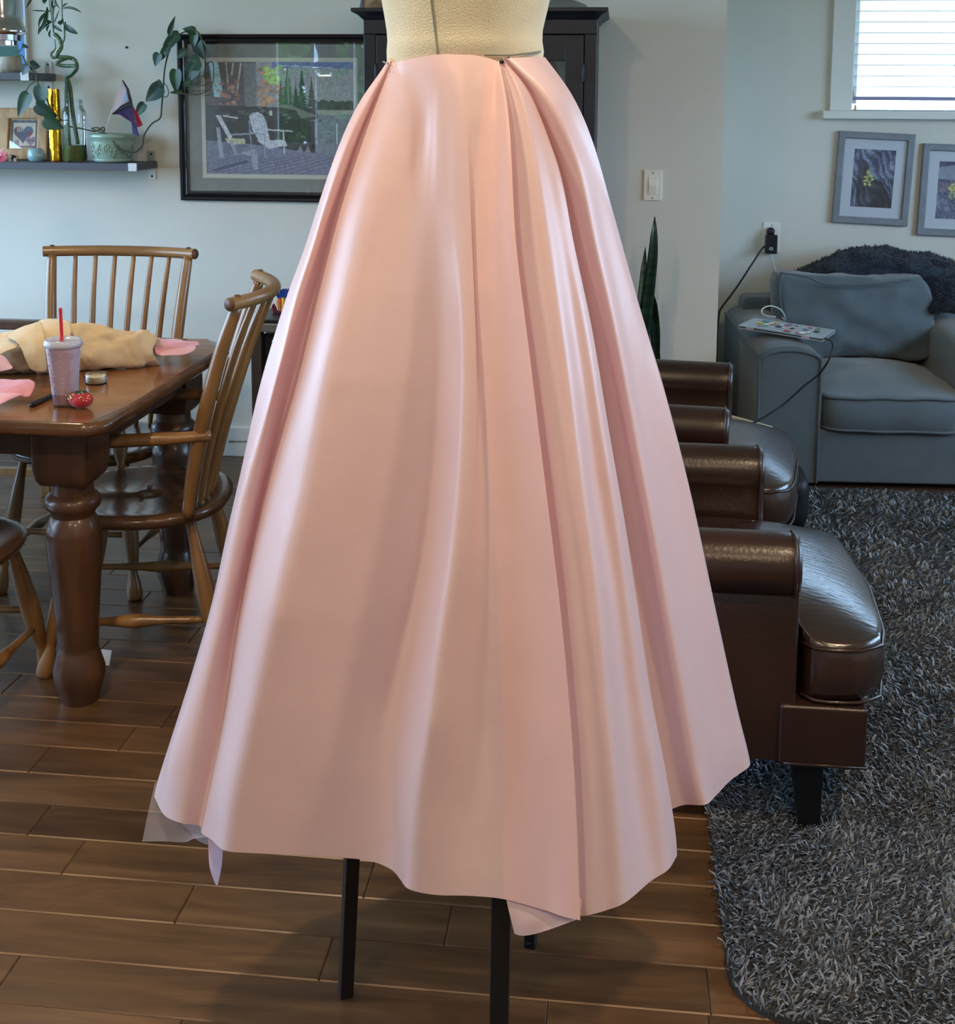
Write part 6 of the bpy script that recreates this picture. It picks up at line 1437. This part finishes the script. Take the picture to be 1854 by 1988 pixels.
# meridians: waist (x,y), list of (x,y) between, hem (x,y), relief profile [(t, dy)...] + = away from the camera
E1 = [(968, 119), (985, 200), (993, 300), (1001, 460), (1030, 700), (1058, 930), (1085, 1150), (1107, 1380), (1119, 1560)]
E2 = [(979, 114), (1030, 180), (1062, 260), (1090, 340), (1112, 460), (1150, 640), (1182, 830), (1215, 1020), (1242, 1200), (1268, 1370), (1290, 1480), (1304, 1560), (1314, 1630)]
def sh(L, d0, d1): return [(x+d0+(d1-d0)*min(1, i/(len(L)-1)), y) for i, (x, y) in enumerate(L)]
MER = [
 # group 0 : left silhouette to the first pleat edge
 dict(p=[(755, 113), (738, 140), (700, 192), (665, 262), (625, 372), (590, 482), (560, 562), (528, 662), (500, 762), (470, 900), (438, 1040), (408, 1180), (368, 1320), (330, 1440), (303, 1525)], h=(298, 1546), r=[(0, 0), (1, 0)], yb=FY_),
 dict(p=[(757, 115), (726, 170), (694, 225), (667, 290), (635, 380), (604, 482), (572, 580), (545, 690), (506, 830), (473, 943), (437, 1090), (405, 1220), (360, 1380), (330, 1480)], h=(318, 1583), r=[(0, 0), (.1, -.012), (.4, -.020), (.6, -.012), (.8, 0), (1, 0)]),
 dict(p=[(759, 117), (733, 170), (700, 240), (672, 310), (640, 400), (610, 500), (580, 600), (552, 700), (497, 943), (450, 1137), (410, 1300), (372, 1480)], h=(352, 1598), r=[(0, 0), (.1, -.004), (.4, -.006), (1, -.004)]),
 dict(p=[(760, 119), (738, 172), (704, 247), (678, 320), (650, 410), (618, 530), (592, 640), (578, 700), (514, 943), (462, 1185), (428, 1400), (400, 1540)], h=(387, 1604), r=[(0, .002), (.1, .012), (.4, .022), (.7, .024), (1, .010)]),
 dict(p=[(761, 120), (741, 174), (708, 250), (682, 322), (655, 410), (624, 530), (598, 640), (584, 700), (519, 943), (468, 1185), (434, 1400), (406, 1540)], h=(391, 1618), r=[(0, .003), (.1, .010), (.4, .020), (.7, .018), (1, .012)]),
 dict(p=[(762, 121), (748, 180), (722, 260), (698, 330), (672, 410), (643, 530), (614, 650), (602, 700), (546, 943), (490, 1185), (448, 1400), (420, 1540)], h=(411, 1632), r=[(0, .002), (.1, .0), (.4, -.006), (.7, -.008), (1, .006)]),
 dict(p=[(765, 122), (762, 200), (745, 270), (722, 350), (702, 430), (676, 545), (650, 650), (635, 710), (590, 943), (530, 1185), (482, 1400), (452, 1540)], h=(436, 1652), r=[(0, .0), (.1, -.010), (.4, -.026), (.7, -.030), (1, -.004)]),
 dict(p=[(768, 122), (786, 190), (792, 260), (768, 350), (748, 430), (722, 545), (698, 650), (684, 710), (645, 943), (588, 1185), (536, 1400), (506, 1540)], h=(490, 1657), r=[(0, .0), (.05, -.014), (.1, -.014), (.2, -.014), (.4, -.024), (.7, -.024), (1, -.004)]),
 dict(p=[(784, 117), (812, 190), (820, 262), (806, 350), (795, 440), (780, 600), (768, 700), (735, 943), (690, 1185), (650, 1400), (625, 1540)], h=(612, 1661), r=[(0, 0), (.05, -.008), (.12, -.006), (.4, -.014), (.7, -.012), (1, .0)]),
 dict(p=[(830, 108), (838, 190), (836, 300), (826, 400), (820, 480), (826, 600), (832, 700), (815, 943), (785, 1130), (742, 1290), (716, 1400), (708, 1540)], h=(706, 1667), r=[(0, 0), (.06, .0), (.15, 0), (.4, -.002), (.6, .0), (.8, .004), (1, .004)]),
 dict(p=[(850, 106), (852, 190), (850, 300), (846, 400), (848, 480), (856, 600), (858, 700), (848, 900), (826, 1080), (790, 1250), (760, 1400), (756, 1540)], h=(757, 1686), r=[(0, 0), (.15, 0), (.35, .006), (.6, .014), (.8, .022), (1, .008)]),
 dict(p=[(862, 105), (868, 190), (870, 300), (868, 400), (872, 480), (880, 600), (884, 700), (876, 900), (856, 1080), (824, 1250), (796, 1400), (778, 1540)], h=(776, 1706), r=[(0, 0), (.2, 0), (.35, -.001), (.6, -.004), (.8, .002), (1, .004)]),
 dict(p=[(872, 105), (882, 190), (886, 300), (888, 400), (892, 480), (898, 600), (900, 700), (893, 900), (876, 1080), (850, 1250), (830, 1400), (808, 1540)], h=(794, 1727), r=[(0, 0), (.2, 0), (.35, -.008), (.6, -.018), (.8, -.022), (1, -.006)]),
 dict(p=[(892, 106), (900, 200), (908, 320), (915, 460), (924, 700), (920, 900), (908, 1080), (886, 1250), (872, 1400), (852, 1560)], h=(846, 1738), r=[(0, 0), (.3, .0), (.6, -.008), (.8, -.010), (1, -.002)]),
 dict(p=[(920, 107), (917, 200), (912, 320), (910, 460), (922, 700), (934, 900), (938, 1080), (930, 1250), (924, 1400), (914, 1560)], h=(915, 1740), r=[(0, 0), (.3, .002), (.6, .004), (.8, .008), (1, .0)]),
 dict(p=[(945, 112), (938, 200), (926, 320), (922, 460), (934, 700), (952, 900), (965, 1080), (972, 1250), (976, 1400), (977, 1560)], h=(977, 1745), r=[(0, 0), (.3, .001), (.6, .001), (.8, .004), (1, .0)], dbl=1),
 dict(p=[(956, 115), (962, 200), (962, 320), (964, 460), (984, 700), (1003, 900), (1022, 1080), (1036, 1250), (1046, 1400), (1050, 1560)], h=(1052, 1765), r=[(0, 0), (.3, -.002), (.6, -.004), (.8, -.006), (1, 0)], dbl=1),
 dict(p=sh(E1, -3, -22), h=(1092, 1779), r=[(0, -.004), (.1, -.008), (.5, -.010), (1, -.004)], dbl=1),
 dict(p=E1, h=(1128, 1787), r=[(0, -.004), (.1, -.008), (.5, -.012), (1, -.004)], sharp=True),
 # the cloth turns under and comes back out as the next panel
 dict(p=sh(E1, -4, -12), h=(1112, 1781), r=[(0, .002), (.1, .004), (.5, .008), (1, .010)]),
 dict(p=sh(E1, -3, -2), h=(1124, 1778), r=[(0, .004), (.1, .010), (.5, .014), (1, .010)], sharp=True),
 dict(p=sh(E1, 4, 26), h=(1146, 1775), r=[(0, .004), (.1, .006), (.5, .004), (1, .004)]),
 dict(p=[(975, 117), (1004, 190), (1022, 300), (1040, 460), (1074, 700), (1100, 930), (1128, 1150), (1150, 1380), (1164, 1560)], h=(1178, 1766), r=[(0, .002), (.1, .002), (.5, -.002), (1, .0)]),
 dict(p=[(976, 116), (1014, 190), (1038, 290), (1064, 460), (1100, 700), (1130, 930), (1160, 1150), (1182, 1380), (1200, 1560)], h=(1215, 1751), r=[(0, 0), (.1, .0), (.5, -.012), (1, -.009)]),
 dict(p=[(977, 115), (1020, 185), (1050, 280), (1086, 460), (1124, 700), (1156, 930), (1190, 1150), (1216, 1380), (1238, 1560)], h=(1262, 1712), r=[(0, .0), (.1, .006), (.5, .003), (1, .001)]),
 dict(p=sh(E2, -3, -26), h=(1297, 1690), r=[(0, .0), (.08, .012), (.2, .010), (.5, -.004), (1, -.002)]),
 dict(p=E2, h=(1315, 1662), r=[(0, .0), (.08, .014), (.2, .010), (.5, .004), (1, .004)], sharp=True),
 # behind the second pleat
 dict(p=sh(E2, -1, -9), h=(1308, 1632), r=[(0, .0), (.08, .012), (.2, .014), (.5, .014), (1, .012)]),
 dict(p=sh(E2, 1, -2), h=(1306, 1570), r=[(0, -.002), (.08, .006), (.2, .010), (.5, .018), (1, .006)], sharp=True),
 dict(p=[(984, 113), (1046, 180), (1084, 260), (1110, 340), (1132, 460), (1172, 640), (1206, 830), (1240, 1020), (1268, 1200), (1298, 1400), (1312, 1500)], h=(1330, 1562), r=[(0, -.006), (.08, -.012), (.2, -.004), (.5, .008), (1, 0)]),
 dict(p=[(1000, 112), (1066, 180), (1104, 260), (1130, 340), (1154, 460), (1194, 640), (1230, 830), (1266, 1020), (1298, 1200), (1334, 1400), (1352, 1500)], h=(1369, 1562), r=[(0, -.004), (.08, -.014), (.2, -.014), (.5, -.010), (1, -.007)]),
 dict(p=[(1025, 111), (1084, 180), (1124, 260), (1152, 340), (1176, 460), (1216, 640), (1254, 830), (1292, 1020), (1328, 1200), (1366, 1400), (1380, 1480)], h=(1389, 1546), r=[(0, 0), (.08, -.004), (.2, .002), (.5, .006), (1, .004)]),
 dict(p=[(1045, 111), (1098, 180), (1138, 265), (1168, 350), (1195, 460), (1240, 640), (1280, 830), (1320, 1020), (1360, 1200), (1398, 1400), (1412, 1460)], h=(1418, 1516), r=[(0, 0), (.3, .004), (1, .004)]),
 dict(p=[(1058, 111), (1110, 182), (1150, 272), (1190, 412), (1240, 592), (1290, 762), (1340, 962), (1390, 1202), (1430, 1392), (1448, 1465)], h=(1453, 1491), r=[(0, 0), (1, 0)], yb=FY_),
]
BACKH = 13
def mono(xs, ys, x): return np.interp(x, xs, ys)
def smooth_interp(ts, vs, t):
    P = [(a, b, 0) for a, b in zip(ts, vs)]
    k = max(0, min(len(ts)-2, int(np.searchsorted(ts, t)-1)))
    h = ts[k+1]-ts[k]; u = (t-ts[k])/h
    d = lambda i: (vs[min(i+1, len(vs)-1)]-vs[max(i-1, 0)])/(ts[min(i+1, len(ts)-1)]-ts[max(i-1, 0)])
    m0, m1 = d(k)*h, d(k+1)*h
    return (2*u**3-3*u**2+1)*vs[k]+(u**3-2*u**2+u)*m0+(-2*u**3+3*u**2)*vs[k+1]+(u**3-u**2)*m1
lv_z = [l[2] for l in lv]
def mer_point(m, t):
    p = m['p']; y0 = p[0][1]; xh, yh = m['h']
    y = y0+(yh-y0)*t
    ys = [q[1] for q in p]+[yh]; xs = [q[0] for q in p]+[xh]
    x = smooth_interp(ys, xs, y)
    Yh = PZ(xh, yh, HZ).y
    # waist depth on the body
    cx, hx = FX+.0, .110
    a = PY(p[0][0], y0, FY_); u = max(-.995, min(.995, (a.x-lv[0][0])/(lv[0][1]+.004))); Yw = FY_-(lv[0][1]*.80+.004)*math.sqrt(1-u*u)
    g = t**.74
    r = np.interp(t, [a_ for a_, b_ in m['r']], [b_ for a_, b_ in m['r']])
    Y = Yw+(Yh-Yw)*g
    # belly of the cone near the hip
    Y += r
    return PY(x, y, Y)
NSEG = 7
cols = []; 
P = [[mer_point(m, t) for t in ROWS_T] for m in MER]
sharp = [i for i, m in enumerate(MER) if m.get('sharp')]
breaks = [0]+sharp+[len(MER)-1]
def cr_t(p0, p1, p2, p3, t): return .5*((2*p1)+(-p0+p2)*t+(2*p0-5*p1+4*p2-p3)*t*t+(-p0+3*p1-3*p2+p3)*t**3)
for bi in range(len(breaks)-1):
    a, b = breaks[bi], breaks[bi+1]
    for i in range(a, b):
        n = 8 if (b-a) > 2 else 4
        for s in range(n):
            t = s/n; c = []
            for r_ in range(len(ROWS_T)):
                p1, p2 = P[i][r_], P[i+1][r_]; p0 = P[i-1][r_] if i > a else p1*2-p2; p3 = P[i+2][r_] if i+2 <= b else p2*2-p1
                c.append(cr_t(p0, p1, p2, p3, t))
            cols.append(c)
cols.append(P[-1])
# back half, from the right silhouette around to the left one
first, last = cols[0], cols[-1]
NB = 64
for k in range(1, NB):
    c = []
    for r_, t in enumerate(ROWS_T):
        A = last[r_]; B = first[r_]; cx = (A.x+B.x)/2; hx = (A.x-B.x)/2; th = PI*k/NB
        by = .080+(.27-.080)*t**.75; fo = 1+.05*math.sin(th*BACKH)*t
        ym = A.y+(B.y-A.y)*(k/NB); zz_ = A.z+(B.z-A.z)*(k/NB)
        c.append(Vector((cx+hx*math.cos(th)*(1+.02*math.sin(th*11)*t), ym+by*math.sin(th)*fo, zz_-.03*t*math.sin(th))))
    cols.append(c)
mb = MB(); nR = len(ROWS_T); vs = [p for c in cols for p in c]; nC = len(cols)
fs = []
for i in range(nC):
    j = (i+1) % nC
    for r_ in range(nR-1): fs.append((i*nR+r_, j*nR+r_, j*nR+r_+1, i*nR+r_+1))
sk = mb.add(vs, fs).build('skirt', M_sat, None); sk.data.materials.append(M_sat2)
dcol = set(); ci = 0
for bi in range(len(breaks)-1):
    a, b = breaks[bi], breaks[bi+1]
    for i in range(a, b):
        for s in range(8 if (b-a) > 2 else 4):
            if MER[i].get('dbl'): dcol.add(ci)
            ci += 1
for f in sk.data.polygons:
    if f.index//(nR-1) in dcol: f.material_index = 1
tag(sk, 'long pale pink taffeta skirt with pleats pinned at the waist of the dress form', 'skirt')
me = sk.data
for v in me.vertices:   # slight cloth unevenness, less at the waist
    k = min(1, max(0, (1.46-v.co.z)*3)); d = mnoise.noise_vector(Vector((v.co.x*7, v.co.y*7, v.co.z*2.2)))
    v.co.y += d.y*.0045*k
    d2 = mnoise.noise_vector(Vector((v.co.x*16+4, v.co.y*16, v.co.z*6))); v.co.y += d2.y*.0012*k
md = sk.modifiers.new('s', 'SUBSURF'); md.levels = 1; md.render_levels = 1
me.set_sharp_from_angle(angle=math.radians(70))
# hem roll
hem = [c[-1] for c in cols]
# front underlayer tail
def sheet(name, grid, m_, par, amp=.003, th=.0008):
    rows = [[PY(*p) for p in r] for r in grid]; mb = MB(); n = len(rows[0])
    o = mb.add([p for r in rows for p in r], [(i*n+j, i*n+j+1, (i+1)*n+j+1, (i+1)*n+j) for i in range(len(rows)-1) for j in range(n-1)]).build(name, m_, par)
    md = o.modifiers.new('s', 'SUBSURF'); md.levels = 3; md.render_levels = 3; md.boundary_smooth = 'PRESERVE_CORNERS'; warp(o.data, amp, 20)
    return o
yh = 1.435
sheet('lining_tail', [[(976, 1700, yh), (1020, 1710, yh), (1080, 1730, yh-.01), (1126, 1745, yh-.015)], [(982, 1748, yh), (1022, 1752, yh-.002), (1080, 1765, yh-.012), (1126, 1772, yh-.02)], [(992, 1785, yh-.004), (1016, 1790, yh-.012), (1070, 1786, yh-.012), (1122, 1783, yh-.02)], [(1000, 1812, yh-.004), (1014, 1819, yh-.01), (1052, 1810, yh-.014), (1112, 1786, yh-.02)]], M_sat, sk)
yl = 1.545
sheet('lining_tail', [[(404, 1600, yl), (416, 1602, yl), (436, 1606, yl+.01)], [(405, 1650, yl-.01), (420, 1652, yl-.005), (432, 1654, yl+.01)], [(405, 1680, yl-.015), (421, 1684, yl-.0), (431, 1680, yl+.012)], [(411, 1700, yl-.015), (420, 1704, yl), (427, 1700, yl+.01)], [(419, 1718, yl-.01), (421, 1719, yl-.005), (423, 1719, yl)]], mat('lining_pink', (236, 214, 232), .4, sheen=.4, transl=.3), sk, .001)
# tulle peeking out on the left
def tulle_m():
    m = bpy.data.materials.new('tulle'); m.use_nodes = True; nt = m.node_tree; N = nt.nodes; L = nt.links; b = N['Principled BSDF']; out = N['Material Output']
    b.inputs['Base Color'].default_value = srgb((226, 214, 216))+(1,); b.inputs['Roughness'].default_value = .8
    tr = N.new('ShaderNodeBsdfTransparent'); mx = N.new('ShaderNodeMixShader'); mx.inputs[0].default_value = .30; L.new(tr.outputs[0], mx.inputs[1]); L.new(b.outputs[0], mx.inputs[2]); L.new(mx.outputs[0], out.inputs['Surface']); return m
M_tul = tulle_m(); yt = 1.60
sheet('tulle_layer', [[(300, 1520, yt), (340, 1540, yt-.01), (380, 1560, yt-.02), (412, 1580, yt-.03)], [(292, 1560, yt), (334, 1585, yt-.01), (374, 1600, yt-.02), (410, 1615, yt-.03)], [(283, 1600, yt), (326, 1608, yt-.01), (366, 1614, yt-.02), (408, 1625, yt-.03)], [(275, 1633, yt), (320, 1632, yt-.012), (362, 1637, yt-.02), (372, 1628, yt-.03)]], M_tul, sk, .002)
sheet('tulle_layer', [[(330, 1560, yt+.03), (370, 1580, yt+.02), (412, 1600, yt)], [(350, 1600, yt+.03), (384, 1618, yt+.02), (412, 1626, yt)], [(366, 1606, yt+.03), (380, 1632, yt+.02), (408, 1641, yt)]], M_tul, sk, .002)
# pins
M_pin = mat('pin_black', (24, 24, 30), .3, coat=.5)
for px, py, r in ((967, 120, .0030), (979.5, 114.5, .0030), (760, 121.5, .0014), (765.5, 122.5, .0014), (757, 120, .0010)):
    p = on_form(px, py, .009); o = thing('dressmaker_pin', p, {967: 'black headed pin left of the front pleat crossing at the waist', 979.5: 'black headed pin right of the front pleat crossing, slightly higher', 760: 'tiny pin head at the left waist pleat, left one of the pair', 765.5: 'tiny pin head at the left waist pleat, right one of the pair', 757: 'tiniest pin tip at the far left of the waist'}[px], 'pin', 'pins in the skirt waist')
    MB().ball(p, r, 12, 8).build('head', M_pin if r > .002 else Msteel, o); MB().tube([p, p+Vector((.004, .012, -.004))], .0004, 5).build('shaft', Msteel, o)
